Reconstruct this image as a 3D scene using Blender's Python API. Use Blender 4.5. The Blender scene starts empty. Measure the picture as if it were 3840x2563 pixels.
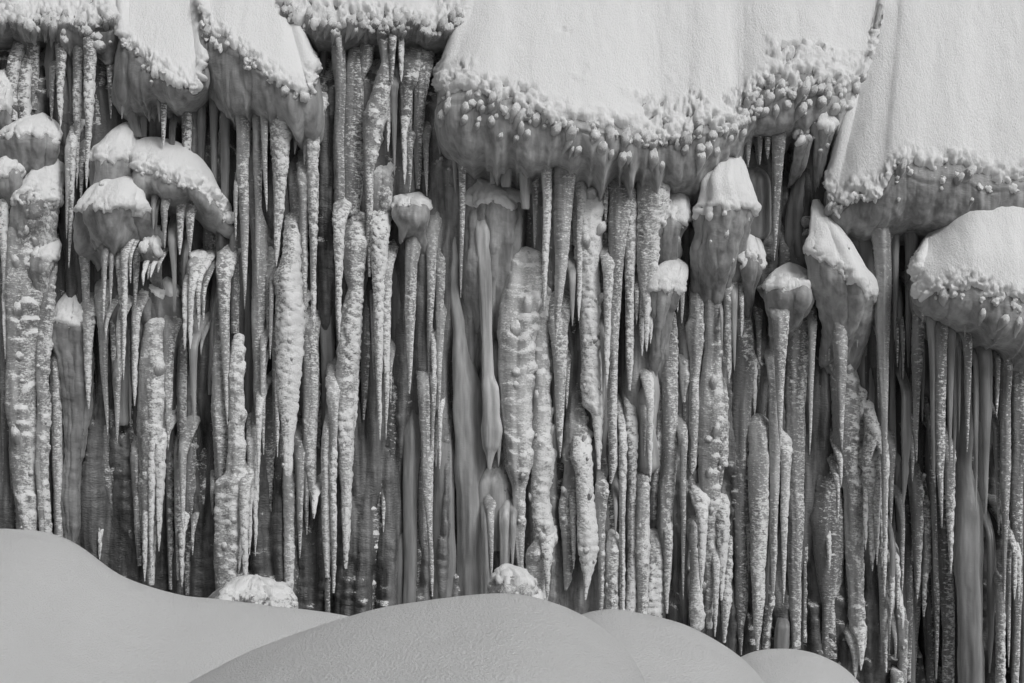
import bpy, math, random
import numpy as np
from mathutils import Vector

# ------------------------------------------------------------------ camera, world, sun, exposure
scn = bpy.context.scene
DIST, SC, HOR, CX = 22.0, 240.0, 1450.0, 1920.0      # metres to the wall plane, photo px per metre there, horizon row
CAMZ = 4.4
cam_d = bpy.data.cameras.new('camera')
cam = bpy.data.objects.new('camera', cam_d)
scn.collection.objects.link(cam)
cam.location = (0, -DIST, CAMZ)
cam.rotation_euler = (math.radians(90), 0, 0)
cam_d.sensor_width = 36
cam_d.lens = 36 * DIST / (3840 / SC)
cam_d.shift_y = (HOR - 2563 / 2) / 3840
cam_d.clip_end = 1000
scn.camera = cam

SUN_EL, SUN_AZ = math.radians(42), math.radians(36)   # azimuth measured from straight behind the camera towards the right
world = bpy.data.worlds.new('World')
scn.world = world
world.use_nodes = True
wn, wl = world.node_tree.nodes, world.node_tree.links
sky = wn.new('ShaderNodeTexSky')
sky.sky_type = 'NISHITA'
sky.sun_disc = False
sky.sun_elevation = SUN_EL
sky.sun_rotation = math.radians(180) - SUN_AZ
sky.dust_density = 4.0
bw = wn.new('ShaderNodeRGBToBW')                       # the photograph is black and white: neutral skylight
wl.new(sky.outputs[0], bw.inputs[0])
wl.new(bw.outputs[0], wn['Background'].inputs[0])
wn['Background'].inputs[1].default_value = 0.06
sd = bpy.data.lights.new('sun', 'SUN')
sd.energy = 1.65
sd.angle = math.radians(22)
sd.color = (1, 1, 1)
sun = bpy.data.objects.new('sun', sd)
scn.collection.objects.link(sun)
sv = Vector((math.sin(SUN_AZ) * math.cos(SUN_EL), -math.cos(SUN_AZ) * math.cos(SUN_EL), math.sin(SUN_EL)))
sun.rotation_euler = (-sv).to_track_quat('-Z', 'Y').to_euler()
scn.view_settings.view_transform = 'Standard'
scn.view_settings.look = 'None'
scn.view_settings.gamma = 1
scn.view_settings.exposure = 0.25
scn.view_settings.use_curve_mapping = False
scn.cycles.max_bounces = 6
scn.cycles.diffuse_bounces = 3
scn.cycles.glossy_bounces = 2

# ------------------------------------------------------------------ numeric helpers
rng = random.Random(7)

def hsh(ix, iy, iz, seed):
    h = (ix.astype(np.int64) * 374761393 + iy.astype(np.int64) * 668265263 + iz.astype(np.int64) * 2147483647 + seed * 974634777) & 0xFFFFFFFF
    h = ((h ^ (h >> 13)) * 1274126177) & 0xFFFFFFFF
    h = ((h ^ (h >> 16)) * 2246822519) & 0xFFFFFFFF
    return ((h ^ (h >> 15)) & 0xFFFFFF) / float(0x1000000)

def vnoise(x, y, z, seed=0):
    x, y, z = np.broadcast_arrays(x, y, z)
    xi, yi, zi = np.floor(x), np.floor(y), np.floor(z)
    fx, fy, fz = x - xi, y - yi, z - zi
    fx, fy, fz = (f * f * (3 - 2 * f) for f in (fx, fy, fz))
    r = 0
    for a in (0, 1):
        wx = fx if a else 1 - fx
        for b in (0, 1):
            wy = fy if b else 1 - fy
            for c in (0, 1):
                wz = fz if c else 1 - fz
                r = r + wx * wy * wz * hsh(xi + a, yi + b, zi + c, seed)
    return r * 2 - 1

def fbm(x, y, z, seed=0, o=3):
    r, amp, tot = 0, 1.0, 0
    for k in range(o):
        r = r + amp * vnoise(x * 2**k, y * 2**k, z * 2**k, seed + k * 17)
        tot += amp
        amp *= .5
    return r / tot

def worley(x, y, seed=0):
    x, y = np.broadcast_arrays(x, y)
    xi, yi = np.floor(x), np.floor(y)
    best = np.full(x.shape, 9.0)
    z = np.zeros_like(xi)
    for a in (-1, 0, 1):
        for b in (-1, 0, 1):
            px = xi + a + hsh(xi + a, yi + b, z, seed)
            py = yi + b + hsh(xi + a, yi + b, z + 1, seed)
            best = np.minimum(best, (px - x)**2 + (py - y)**2)
    return np.sqrt(best)

def lump(x, y, seed=0, r=0.62):
    return np.sqrt(np.clip(1 - (worley(x, y, seed) / r)**2, 0, 1))

def sstep(a, b, x):
    t = np.clip((x - a) / (b - a), 0, 1)
    return t * t * (3 - 2 * t)

def W(px, py, d):                                       # photo pixel at world depth y = d (d comes from what the thing hangs on)
    s = (DIST + np.asarray(d, float)) / DIST / SC
    return np.stack(np.broadcast_arrays((np.asarray(px, float) - CX) * s, np.asarray(d, float), CAMZ + (HOR - np.asarray(py, float)) * s), -1)

def normals(P, closed):
    if closed:
        du = np.roll(P, -1, 1) - np.roll(P, 1, 1)
    else:
        du = np.gradient(P, axis=1)
    dv = np.gradient(P, axis=0)
    n = np.cross(dv, du)
    return n / (np.linalg.norm(n, axis=2, keepdims=True) + 1e-9)

# ------------------------------------------------------------------ materials
def nn(nt, kind, **kw):
    n = nt.nodes.new(kind)
    for k, v in kw.items():
        if k.startswith('i_'):
            key = k[2:].replace('_', ' ')
            n.inputs[key].default_value = v
        else:
            setattr(n, k, v)
    return n

def ramp(nt, src, a, b, lo, hi):
    m = nn(nt, 'ShaderNodeMapRange')
    m.inputs[1].default_value, m.inputs[2].default_value, m.inputs[3].default_value, m.inputs[4].default_value = a, b, lo, hi
    nt.links.new(src, m.inputs[0])
    return m.outputs[0]

def math_(nt, op, a, b):
    m = nn(nt, 'ShaderNodeMath', operation=op)
    for i, v in enumerate((a, b)):
        if isinstance(v, (int, float)):
            m.inputs[i].default_value = v
        else:
            nt.links.new(v, m.inputs[i])
    return m.outputs[0]

def noise_tex(nt, scale, detail=3, rough=.5, vec=(1, 1, 1)):
    g = nn(nt, 'ShaderNodeNewGeometry')
    mp = nn(nt, 'ShaderNodeMapping')
    mp.inputs['Scale'].default_value = vec
    nt.links.new(g.outputs['Position'], mp.inputs[0])
    t = nn(nt, 'ShaderNodeTexNoise')
    t.inputs['Scale'].default_value = scale
    t.inputs['Detail'].default_value = detail
    t.inputs['Roughness'].default_value = rough
    nt.links.new(mp.outputs[0], t.inputs[0])
    return t.outputs[0]

def snow_nodes(nt, grain=90, strength=.5, vec=(1, 1, 1), lo=.76, hi=.86, dist=.06):
    p = nn(nt, 'ShaderNodeBsdfPrincipled')
    p.inputs['Base Color'].default_value = ((lo + hi) / 2,) * 3 + (1,)
    p.inputs['Roughness'].default_value = .85
    p.inputs['Specular IOR Level'].default_value = .25
    b2 = nn(nt, 'ShaderNodeBump')
    b2.inputs['Strength'].default_value = strength
    b2.inputs['Distance'].default_value = dist
    nt.links.new(noise_tex(nt, grain * .3, 4, .75, vec), b2.inputs['Height'])
    nt.links.new(b2.outputs[0], p.inputs['Normal'])
    return p

def make_snow(name, **kw):
    m = bpy.data.materials.new(name)
    m.use_nodes = True
    nt = m.node_tree
    nt.nodes.remove(nt.nodes['Principled BSDF'])
    p = snow_nodes(nt, **kw)
    nt.links.new(p.outputs[0], nt.nodes['Material Output'].inputs[0])
    return m

def make_ice(name, lo, hi, rough=.38, centre_lift=False, sss=.7):
    m = bpy.data.materials.new(name)
    m.use_nodes = True
    nt = m.node_tree
    L = nt.links.new
    p = nt.nodes['Principled BSDF']
    streak = noise_tex(nt, 7, 3, .65, (1, 1, .07))      # vertical flow streaks
    cloud = noise_tex(nt, 1.6, 2, .6, (1, 1, .5))       # milky and clear patches
    v = math_(nt, 'ADD', math_(nt, 'MULTIPLY', streak, .55), math_(nt, 'MULTIPLY', cloud, .45))
    col = ramp(nt, v, .36, .64, lo, hi)
    oi = nn(nt, 'ShaderNodeObjectInfo')
    sep = nn(nt, 'ShaderNodeSeparateColor')
    L(oi.outputs['Color'], sep.inputs[0])
    col = math_(nt, 'MULTIPLY', col, sep.outputs[0])    # clear or milky ice, plus brighter centre and darker sides put into its colour
    if centre_lift:                                            # brighter middle of the wall put into the ice colour, plus milky patches
        am = nn(nt, 'ShaderNodeAttribute', attribute_name='centre_lift')
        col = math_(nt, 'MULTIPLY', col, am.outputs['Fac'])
    L(col, p.inputs['Base Color'])
    p.inputs['Roughness'].default_value = rough
    p.inputs['IOR'].default_value = 1.31
    p.inputs['Subsurface Weight'].default_value = sss
    p.inputs['Subsurface Radius'].default_value = (.10, .10, .10)
    p.inputs['Subsurface Scale'].default_value = 1.0
    p.inputs['Sheen Weight'].default_value = .25
    p.inputs['Sheen Roughness'].default_value = .4
    bp = nn(nt, 'ShaderNodeBump')
    bp.inputs['Strength'].default_value = .6
    bp.inputs['Distance'].default_value = .035
    ar = nn(nt, 'ShaderNodeAttribute', attribute_name='ridge')
    dash = noise_tex(nt, 1, 2, .6, (17, 17, 46))        # short horizontal ridges
    hgt = math_(nt, 'ADD', math_(nt, 'MULTIPLY', dash, math_(nt, 'MULTIPLY', ar.outputs['Fac'], 1.3)), math_(nt, 'MULTIPLY', noise_tex(nt, 13, 1, .6, (1, 1, .3)), .5))
    L(hgt, bp.inputs['Height'])
    L(bp.outputs[0], p.inputs['Normal'])
    sn = snow_nodes(nt, 130, .8, lo=.84, hi=.88)
    at = nn(nt, 'ShaderNodeAttribute', attribute_name='frost')
    f = math_(nt, 'ADD', at.outputs['Fac'], math_(nt, 'MULTIPLY', math_(nt, 'SUBTRACT', noise_tex(nt, 42, 1, .7), .5), .7))
    f = math_(nt, 'ADD', f, math_(nt, 'MULTIPLY', math_(nt, 'MULTIPLY', math_(nt, 'SUBTRACT', dash, .5), ar.outputs['Fac']), 1.6))
    mask = ramp(nt, f, .26, .62, 0, 1)
    mix = nn(nt, 'ShaderNodeMixShader')
    L(mask, mix.inputs[0])
    L(p.outputs[0], mix.inputs[1])
    L(sn.outputs[0], mix.inputs[2])
    L(mix.outputs[0], nt.nodes['Material Output'].inputs[0])
    return m

M_SNOW = make_snow('snow', grain=130, strength=.7, vec=(1.2, .55, .55), lo=.74, hi=.78)
M_DRIFT = make_snow('drift_snow', grain=150, strength=1.0, vec=(.75, 1, 1.2), dist=.05, lo=.72, hi=.76)
M_ICE = make_ice('ice', .16, .44)
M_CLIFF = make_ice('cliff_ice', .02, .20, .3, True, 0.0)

# ------------------------------------------------------------------ object helpers
COL = scn.collection

def new_mesh(name, V, Q, frost=None, ridge=0.0, smooth=True, centre_lift=None):
    me = bpy.data.meshes.new(name)
    me.vertices.add(len(V))
    me.vertices.foreach_set('co', np.asarray(V, np.float32).ravel())
    n = len(Q)
    me.loops.add(n * 4)
    me.loops.foreach_set('vertex_index', np.asarray(Q, np.int32).ravel())
    me.polygons.add(n)
    me.polygons.foreach_set('loop_start', np.arange(0, n * 4, 4, dtype=np.int32))
    me.polygons.foreach_set('loop_total', np.full(n, 4, np.int32))
    me.polygons.foreach_set('use_smooth', np.full(n, smooth))
    a = me.attributes.new('frost', 'FLOAT', 'POINT')
    a.data.foreach_set('value', (np.ones(len(V)) if frost is None else np.asarray(frost)).astype(np.float32).ravel())
    a = me.attributes.new('ridge', 'FLOAT', 'POINT')
    a.data.foreach_set('value', np.full(len(V), ridge, np.float32))
    if centre_lift is not None:
        a = me.attributes.new('centre_lift', 'FLOAT', 'POINT')
        a.data.foreach_set('value', np.asarray(centre_lift, np.float32).ravel())
    me.update(calc_edges=True)
    return me

def link(name, me, mat, parent=None, loc=(0, 0, 0), tone=1.0):
    o = bpy.data.objects.new(name, me)
    COL.objects.link(o)
    o.location = loc
    o.color = (tone, tone, tone, 1)
    if me is not None and mat is not None and not me.materials:
        me.materials.append(mat)
    if parent is not None:
        o.parent = parent
        o.location = Vector(loc) - parent.location
    return o

def tag(o, label, cat, group=None):
    o['label'], o['category'], o['kind'] = label, cat, 'thing'
    if group:
        o['group'] = group

def grid_quads(R, C, closed, keep=None):
    i, j = np.meshgrid(np.arange(R - 1), np.arange(C if closed else C - 1), indexing='ij')
    j2 = (j + 1) % C
    q = np.stack([i * C + j, (i + 1) * C + j, (i + 1) * C + j2, i * C + j2], -1)
    if keep is not None:
        k = keep[i, j] | keep[i + 1, j] | keep[i, j2] | keep[i + 1, j2]
        return q[k]
    return q.reshape(-1, 4)

def surf_obj(name, P, mat, closed, frost=None, parent=None, tone=1.0, keep=None, loc=None, ridge=0.0, centre_lift=None):
    R, C = P.shape[:2]
    Q = grid_quads(R, C, closed, keep)
    V = P.reshape(-1, 3)
    F = None if frost is None else frost.ravel()
    if keep is not None:
        used = np.zeros(len(V), bool)
        used[Q.ravel()] = True
        idx = np.cumsum(used) - 1
        V = V[used]
        F = None if F is None else F[used]
        Q = idx[Q]
    if loc is None:
        loc = parent.location if parent is not None else V.mean(0)
    loc = np.asarray(loc, float)
    return link(name, new_mesh(name, V - loc, Q, F, ridge, True, centre_lift), mat, parent, tuple(loc), tone)

# ---- shared lump meshes for nubs and clumps
def lump_mesh(name, seed, long_, rough, frost_from, drop=0.0):
    R, C = 11, 14
    th = np.linspace(0.02, math.pi - .02, R)[:, None]
    ph = np.linspace(0, 2 * math.pi, C, endpoint=False)[None, :]
    x, y, z = np.sin(th) * np.cos(ph), np.sin(th) * np.sin(ph), np.cos(th) + 0 * ph
    r = 1 + rough * fbm(x * 1.9 + seed * 5, y * 1.9, z * 1.9, seed, 3) + .5 * rough * lump(ph * 1.6, z * 2.4, seed)
    w = 1 - drop * np.clip(.35 - z, 0, 1.3) / 1.35      # hangs like a drop: wide round top, thin lower end
    P = np.stack([x * r * w * .5, y * r * w * .5, z * r * .5 * long_], -1)
    fr = np.clip((z - frost_from) * 1.3 + .4 + .35 * fbm(x * 3, y * 3, z * 3, seed + 3, 2), 0, 1)
    return new_mesh(name, P.reshape(-1, 3), grid_quads(R, C, True), fr.ravel())

NUBS = [lump_mesh('ice_nub', s, 1.7 + .5 * (s % 3), .25, .55, .85) for s in range(6)]
CLUMPS = [lump_mesh('snow_clump', 20 + s, 1.2 + .3 * (s % 3), 1.15, -2) for s in range(6)]
for me in NUBS:
    me.materials.append(M_ICE)
for me in CLUMPS:
    me.materials.append(M_SNOW)

def put_lump(kind, parent, p, direc, size, tone=1.0):             # parent: the part it sits on, whose own parent is the thing
    me = (NUBS if kind == 'ice_nub' else CLUMPS)[rng.randrange(6)]
    o = bpy.data.objects.new(kind, me)
    COL.objects.link(o)
    o.parent = parent
    o.location = Vector(p) - (parent.parent.location if parent.parent else parent.location)
    o.rotation_euler = Vector(direc).to_track_quat('Z', 'Y').to_euler()
    o.scale = (size * rng.uniform(.8, 1.2), size * rng.uniform(.8, 1.2), size * rng.uniform(.8, 1.25))
    o.color = (tone, tone, tone, 1)
    return o

# ------------------------------------------------------------------ lofted ice (icicles, columns, bulges)
TX = {'1': 0, '2': 950, '3': 1900, '4': 2840}
TY = {'A': 0, 'B': 850, 'C': 1663}
K = 1000 / 1742

def rows_of(spec):                                     # "B1 0 75 230, 200 60 250, C1 ..." -> rows of (py, left px, right px)
    out, t = [], None
    for part in spec.split(','):
        w = part.split()
        if w[0][0] in 'ABC':
            t = w.pop(0)
        v, a, b = map(float, w[:3])
        out.append((TY[t[0]] + v * K, TX[t[1]] + a * K, TX[t[1]] + b * K))
    return out

def icicle_rows(t, u0, v0, w0, u1, v1, t2=None, bulge=.78):
    t2 = t2 or t
    x0, y0 = TX[t[1]] + u0 * K, TY[t[0]] + v0 * K
    x1, y1 = TX[t2[1]] + u1 * K, TY[t2[0]] + v1 * K
    out = []
    for k in range(9):
        s = k / 8
        w = (w0 * ((1 - s)**bulge) * (1 + .45 * math.exp(-s * 14)) * .95 + 5) * K * (1 if k < 8 else .5)
        x = x0 + (x1 - x0) * s
        out.append((y0 + (y1 - y0) * s, x - w / 2, x + w / 2))
    return out

STY = {  # ripple, popcorn amplitude, popcorn size, frost from ripples, base frost
    's': (.005, .000, .10, .30, -.14, .0),
    'r': (.024, .004, .07, .85, -.03, .0),
    'f': (.022, .030, .070, .80, .24, .05),
    'k': (.024, .008, .11, .85, .00, .10),
}

def loft(rows, d, sty, seed, ratio=.85, flute=.10, dz=.02, tip=True, domed=True, bend=0.0, bendb=0.0, blen=.3, frost_add=0.0, side=.22, nseg=None):
    rows = sorted(rows)
    py = np.array([r[0] for r in rows]); xl = np.array([r[1] for r in rows]); xr = np.array([r[2] for r in rows])
    s = (DIST + d) / DIST / SC
    H = (py[-1] - py[0]) * s
    n = max(10, int(H / dz))
    t = np.linspace(0, 1, n)
    yy = py[0] + (py[-1] - py[0]) * t
    L, R_ = np.interp(yy, py, xl), np.interp(yy, py, xr)
    k = max(1, int(.10 / (H / n)))
    if k > 1 and n > 4 * k:
        ker = np.hanning(2 * k + 1); ker /= ker.sum()
        L = np.convolve(np.pad(L, k, mode='edge'), ker, 'valid'); R_ = np.convolve(np.pad(R_, k, mode='edge'), ker, 'valid')
    a = (R_ - L) / 2 * s
    cx = ((R_ + L) / 2 - CX) * s
    z = CAMZ + (HOR - yy) * s
    amax = a.max()
    zz = np.arange(n) * (H / n)
    if domed:
        rr = min(max(a[min(n - 1, int(.12 / (H / n)))], .03), H * .4)
        a = a * np.sqrt(np.clip(1 - np.clip(1 - zz / rr, 0, 1)**2, 0.004, 1))
    if tip:
        rr = min(max(a[-max(2, n // 40)], .015), H * .3)
        q = (H - zz) / rr
        a = a * np.sqrt(np.clip(1 - np.clip(1 - q, 0, 1)**2, 0.01, 1))
    N = nseg(amax) if nseg else int(np.clip(10 + amax * 60, 12, 42))
    sp = np.linspace(-1, 1, N, endpoint=False)
    ph = np.pi * np.sign(sp) * np.abs(sp)**1.5
    rip, pop, psz, fr_r, fr0, sca = STY[sty]
    A, Z, PH = a[:, None], z[:, None], ph[None, :]
    arc = PH * np.maximum(A, .04)
    cs, sn_ = np.cos(PH), np.sin(PH)
    sd_ = seed * 13.7
    g = np.clip(A / .12, .35, 1.0)
    fl = flute * A * (vnoise(sn_ * 1.7 + sd_, cs * 1.7, Z * .5, seed) + .6 * vnoise(sn_ * 3.4, cs * 3.4 + sd_, Z * .9, seed + 1) + .35 * vnoise(sn_ * 2.2, cs * 2.2 + sd_, Z * 3.2, seed + 9))
    lam = .075
    phs = Z / lam + 1.3 * vnoise(sn_ * 2.2, cs * 2.2 + sd_, Z * 3.5, seed + 2) + .35 * sn_
    rp = (.5 + .5 * np.sin(2 * np.pi * phs)) * np.clip(.35 + .9 * vnoise(arc * 11, cs, Z * 9, seed + 3) + .25, 0, 1)
    ds = lump(arc / .10 + 1.5 * sd_ + .6 * vnoise(arc * 9, Z * 5, 2.2, seed + 12), Z / .062 + .5 * vnoise(arc * 6, Z * 4, .3, seed + 13), seed + 14, .7)
    rp = .45 * rp + .75 * ds * np.clip(.45 + 1.1 * vnoise(arc * 3.5, .7, Z * 1.4, seed + 15), 0, 1)
    r = fl + rip * g * rp
    pl = 0
    if pop > 0:
        pl = lump(arc / psz + sd_, Z / psz * .9, seed + 4)
        pl2 = lump(arc / psz * 2.1 + sd_, Z / psz * 2.0, seed + 5)
        msk = np.clip(.55 + .9 * vnoise(arc * 4, sd_, Z * 1.6, seed + 6) + side * 1.2 * sn_, .1, 1)
        r = r + g * pop * msk * (pl + .45 * pl2)
        pl = pl * msk
    if sca > 0:                                         # stacked rounded lumps, steep on top and tapering below
        cw, chh = max(.12, min(.24, amax * .9)), max(.13, min(.26, amax * 1.0))
        av = arc / cw + .5 * vnoise(arc * 4, Z * 2, 6.1, seed + 18)
        ai = np.floor(av)
        zc = Z / chh + 1.7 * hsh(ai, ai * 0 + 3, ai * 0 + 1, seed) + .7 * vnoise(arc * 3, Z * 2.5, 7.7, seed + 19)
        zi = np.ceil(zc)
        tt = zi - zc
        amp = np.clip(hsh(ai, zi, ai * 0 + 2, seed + 20) * 1.5 - .35, 0, 1)
        lat = np.sin(np.pi * np.clip(av - ai, 0, 1))
        top = np.clip(tt / .30 - .25 * (1 - lat), 0, 1)
        prof = np.sqrt(np.clip(1 - (1 - top)**2, 0, 1)) * np.clip(1 - tt, 0, 1)**.8
        mk = np.clip(.45 + .75 * sn_ + .5 * vnoise(sn_ * 1.5, Z * .8, sd_, seed + 21) + .3 * t[:, None], 0, 1)
        r = r + sca * np.clip(A / .2, .3, 1.2) * prof * lat**.6 * amp * mk
    r = np.clip(r, -.6 * A, None)
    fade = np.clip(a / .02, 0, 1)[:, None]
    r = r * fade
    up = -np.gradient(r, axis=0) / np.gradient(z)[:, None] + .35 * np.clip(-np.gradient(a) / np.gradient(z), 0, 2)[:, None]
    wob = .012 * vnoise(Z * 1.3, sd_, 0.5, seed + 7) * np.clip(H, 0, 1) + .16 * A * vnoise(Z * 1.7, sd_, 3.5, seed + 16)
    X = cx[:, None] + wob + (A + r) * sn_
    q = bend * np.clip(1 - zz / max(min(.8, H * blen), .75 * (bend >= 1)), 0, 1)**1.7 + bendb * np.clip(1 - (H - zz) / (H * .6), 0, 1)**1.7
    Y = (d + (.18 - d) * np.clip(q, 0, 1))[:, None] - (A * ratio + r) * cs
    P = np.stack([X, Y, np.broadcast_to(Z, X.shape)], -1)
    fr = fr0 + frost_add + fr_r * sstep(-.05, .55, up) * (.35 + .65 * np.clip(.5 + vnoise(arc * 3, 1.3, Z * 1.1, seed + 8), 0, 1)) + .35 * pl * (pop > 0) + side * .8 * sn_ * (pop > 0) + .18 * t[:, None] * (rip > .01)
    fr = fr + .6 * sstep(.5, 1.4, up)
    return P, fr, (cx, z, a)

def snow_shell(P, closed, s, seed, thick=.05, edge=.10, clump=.035, pits=0.0, zone_=.35, fq=1.0):
    """s: metres above the snow's lower edge, per vertex. Returns displaced grid and keep mask."""
    n = normals(P, closed)
    X, Y, Z = P[..., 0], P[..., 1], P[..., 2]
    V = Z + .5 * Y
    wX = X + .05 * fbm(X * 6, V * 6, .2, seed + 8, 2); wV = V + .05 * fbm(X * 6, V * 6, 5.2, seed + 9, 2)
    w1 = lump(wX / .15 + seed, wV / .19, seed)
    w2 = lump(wX / .075, wV / .085 + seed, seed + 1)
    w3 = fbm(X * 16, Y * 16, Z * 16, seed + 10, 2)
    e = s + edge * 1.9 * fbm(X * 1.8 * fq, Y * 1.8 * fq, Z * 1.2 * fq, seed + 2, 4) + edge * .9 * (w1 - .5) + .5 * edge * (w2 - .5) + .35 * edge * w3
    near = sstep(-.06, .06, e) * (1 - sstep(.1, zone_, s))
    t = np.clip(e * .6, -.05, thick) + near * clump * (.55 * w1 + .6 * w2 + .9 * w3 - .3) + .010 * fbm(X * 4, Y * 4, Z * 4, seed + 5, 3) + .012 * fbm(X * 9, V * 2.2, 3.3, seed + 7, 3)
    if pits:
        pm = sstep(.0, .25, fbm(X * 1.5 + .8 * Z, V * 1.5, .6, seed + 6, 3) + .10 - .55 * sstep(.25, 1.3, s))
        t = t - pits * .30 * np.clip(.45 - w1, 0, .45) * pm + .05 * pm * w2 * pits * sstep(0, .1, s)
    return P + n * t[..., None], t > -.02

# ------------------------------------------------------------------ the setting: ground and frozen cliff
def structure(o):
    o['kind'] = 'structure'
    return o

gx = np.linspace(-150, 150, 121); gy = np.linspace(-200, 100, 121)
GX, GY = np.meshgrid(gx, gy)
GZ = -.45 + .25 * fbm(GX * .08, GY * .08, 0.3, 3, 3) - .0 * GX
structure(surf_obj('ground', np.stack([GX, GY, GZ], -1), M_DRIFT, False, loc=(0, 0, 0)))

cx_ = np.arange(-11.5, 11.51, .045); cz_ = np.arange(12.6, -1.2, -.042)
X, Z = np.meshgrid(cx_, cz_)
wx = X + .12 * fbm(X * .6, Z * .35, 0.0, 40, 3)
f1 = lump(wx * 1.3, Z * .14, 41, .8); f2 = lump(wx * 3.2 + 7, Z * .30, 42, .75); f3 = lump(wx * 7 + 3, Z * .75, 43, .75)
gap = sstep(.52, .75, .5 + .5 * fbm(X * 1.1, Z * .22, .4, 48, 3))          # crevices where the curtain is open
Yc = .26 - .30 * f1 - .24 * f2 - .13 * f3 - .05 * lump(wx * 15, Z * 1.3, 52, .75) - .05 * fbm(X * 3, Z * 2, 0.2, 44, 3) + 1.3 * gap * (1 - f2)
rp = (.5 + .5 * np.sin(2 * np.pi * (Z / .085 + 1.4 * vnoise(X * 3, Z * 2.5, 0, 45)))) * np.clip(vnoise(X * 1.2, Z * .5, 0, 46) + .15, 0, 1)
st = lump(X / .2 + .3 * Z, Z / .13, 49) * np.clip(vnoise(X * .9, Z * .6, 0, 50), 0, 1)
cw_, ch_ = .20, .19
av = X / cw_ + .6 * vnoise(X * 2.2, Z * 1.2, 6.1, 55); ai = np.floor(av)
zc = Z / ch_ + 1.7 * hsh(ai, ai * 0 + 3, ai * 0 + 1, 56) + .8 * vnoise(X * 3, Z * 2.2, 7.7, 57); zi = np.ceil(zc); tt = zi - zc
lat = np.sin(np.pi * np.clip(av - ai, 0, 1))
sca_ = np.sqrt(np.clip(1 - (1 - np.clip(tt / .35 - .25 * (1 - lat), 0, 1))**2, 0, 1)) * np.clip(1 - tt, 0, 1)**.8 * lat**.6 * np.clip(hsh(ai, zi, ai * 0 + 2, 58) * 1.5 - .3, 0, 1)
sca_ = sca_ * np.clip(.25 + 1.6 * fbm(X * .7, Z * .45, .9, 59, 2) + .35 * sstep(3.5, .5, Z), 0, 1)
Yc = Yc - .022 * rp - .07 * st - .16 * sca_
Yc = Yc + .9 * sstep(8.9, 10.3, Z)                       # the wall leans back under the snow slopes
upc = np.gradient(Yc, axis=0) / -.042
frc = .65 * sstep(.2, 1.0, upc) - .08 + .3 * vnoise(X * 1.5, Z * .7, .1, 47) * rp
lift = .75 + 1.7 * np.exp(-((X - 1.2) / 2.4)**2) * sstep(-.3, 1.5, Z) + .35 * fbm(X * .8, Z * .3, .7, 53, 3)  # colour lifted around the wall's middle as if brighter lit, plus random milkiness
structure(surf_obj('frozen_cliff', np.stack([X, Yc, Z], -1), M_CLIFF, False, frc, loc=(0, .5, 0), ridge=.8, centre_lift=lift))

# ------------------------------------------------------------------ foreground snow mounds
def mound(label, pts, y0, front, back, seed, px0=None, extra=0.0, slope=0.0):
    px = np.array([p[0] for p in pts], float); py = np.array([p[1] for p in pts], float)
    s = (DIST + y0) / DIST / SC
    xs, zs = (px - CX) * s, CAMZ + (HOR - py) * s
    n = int((xs[-1] - xs[0]) / .05)
    xg = np.linspace(xs[0], xs[-1], n)
    zg = np.interp(xg, xs, zs)
    kk = max(2, int(.35 / .05)); ker = np.hanning(2 * kk + 1); ker /= ker.sum()
    zg = np.convolve(np.pad(zg, kk, mode='reflect', reflect_type='odd'), ker, 'valid')
    sg = np.concatenate([-np.linspace(1, 0, 26)[:-1]**1.3 * back[0], np.linspace(0, 1, 130)**1.15 * front[0]])   # back side first, then towards the camera
    Xg, Sg = np.meshgrid(xg, sg)
    drop = np.where(Sg < 0, back[1] * np.abs(Sg)**2, front[1] * np.abs(Sg)**front[2])
    und = .05 * fbm(Xg * .7, Sg * .7, .3, seed, 2) * np.clip(Sg, 0, 1) + .012 * fbm(Xg * 2.5, Sg * 3.5, .3, seed + 2, 3) + .014 * fbm(Xg * 1.2 + .5 * Sg, Sg * 5, .7, seed + 3, 2)
    Zg = zg[None, :] - drop + und + extra * np.clip(Sg, 0, 9) * np.sin(Xg * .9 + seed)
    Zg = np.maximum(Zg, -1.6)
    P = np.stack([Xg + slope * Sg, y0 - Sg, Zg], -1)
    o = surf_obj('snow_mound', P, M_DRIFT, False, loc=(float(xs.mean()), y0, -.4))
    tag(o, label, 'snow mound', 'snow mounds in the foreground')
    return o

mound('broad snow mound rising at the left below the icicles',
      [(-900, 2060), (-500, 2010), (-200, 1988), (0, 1985), (70, 1987), (135, 1992), (190, 2005), (240, 2022), (290, 2048), (350, 2095), (400, 2136), (450, 2165), (520, 2190), (600, 2215), (700, 2238), (800, 2247), (900, 2260), (1000, 2275), (1122, 2286), (1306, 2314), (1500, 2380), (1800, 2560), (2100, 2800)],
      -2.6, (9, .30, 1.25), (1.6, .8), 60)
mound('wide smooth snow mound at bottom centre, nearest the viewer',
      [(300, 2850), (500, 2690), (700, 2563), (850, 2485), (1000, 2418), (1065, 2392), (1208, 2343), (1340, 2306), (1467, 2277), (1639, 2249), (1800, 2234), (1869, 2231), (1920, 2232), (1986, 2240), (2072, 2260), (2176, 2300), (2244, 2346), (2331, 2409), (2388, 2467), (2434, 2563), (2480, 2720), (2520, 2900)],
      -9.0, (7, .26, 1.35), (2.5, .7), 61)
mound('sloping snow mound just right of the central mound',
      [(1900, 2700), (2000, 2480), (2100, 2345), (2187, 2303), (2244, 2289), (2302, 2287), (2388, 2300), (2503, 2323), (2589, 2349), (2675, 2395), (2761, 2449), (2818, 2495), (2876, 2559), (2940, 2680), (3000, 2850)],
      -6.0, (7, .30, 1.35), (2.0, .8), 62)
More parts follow.
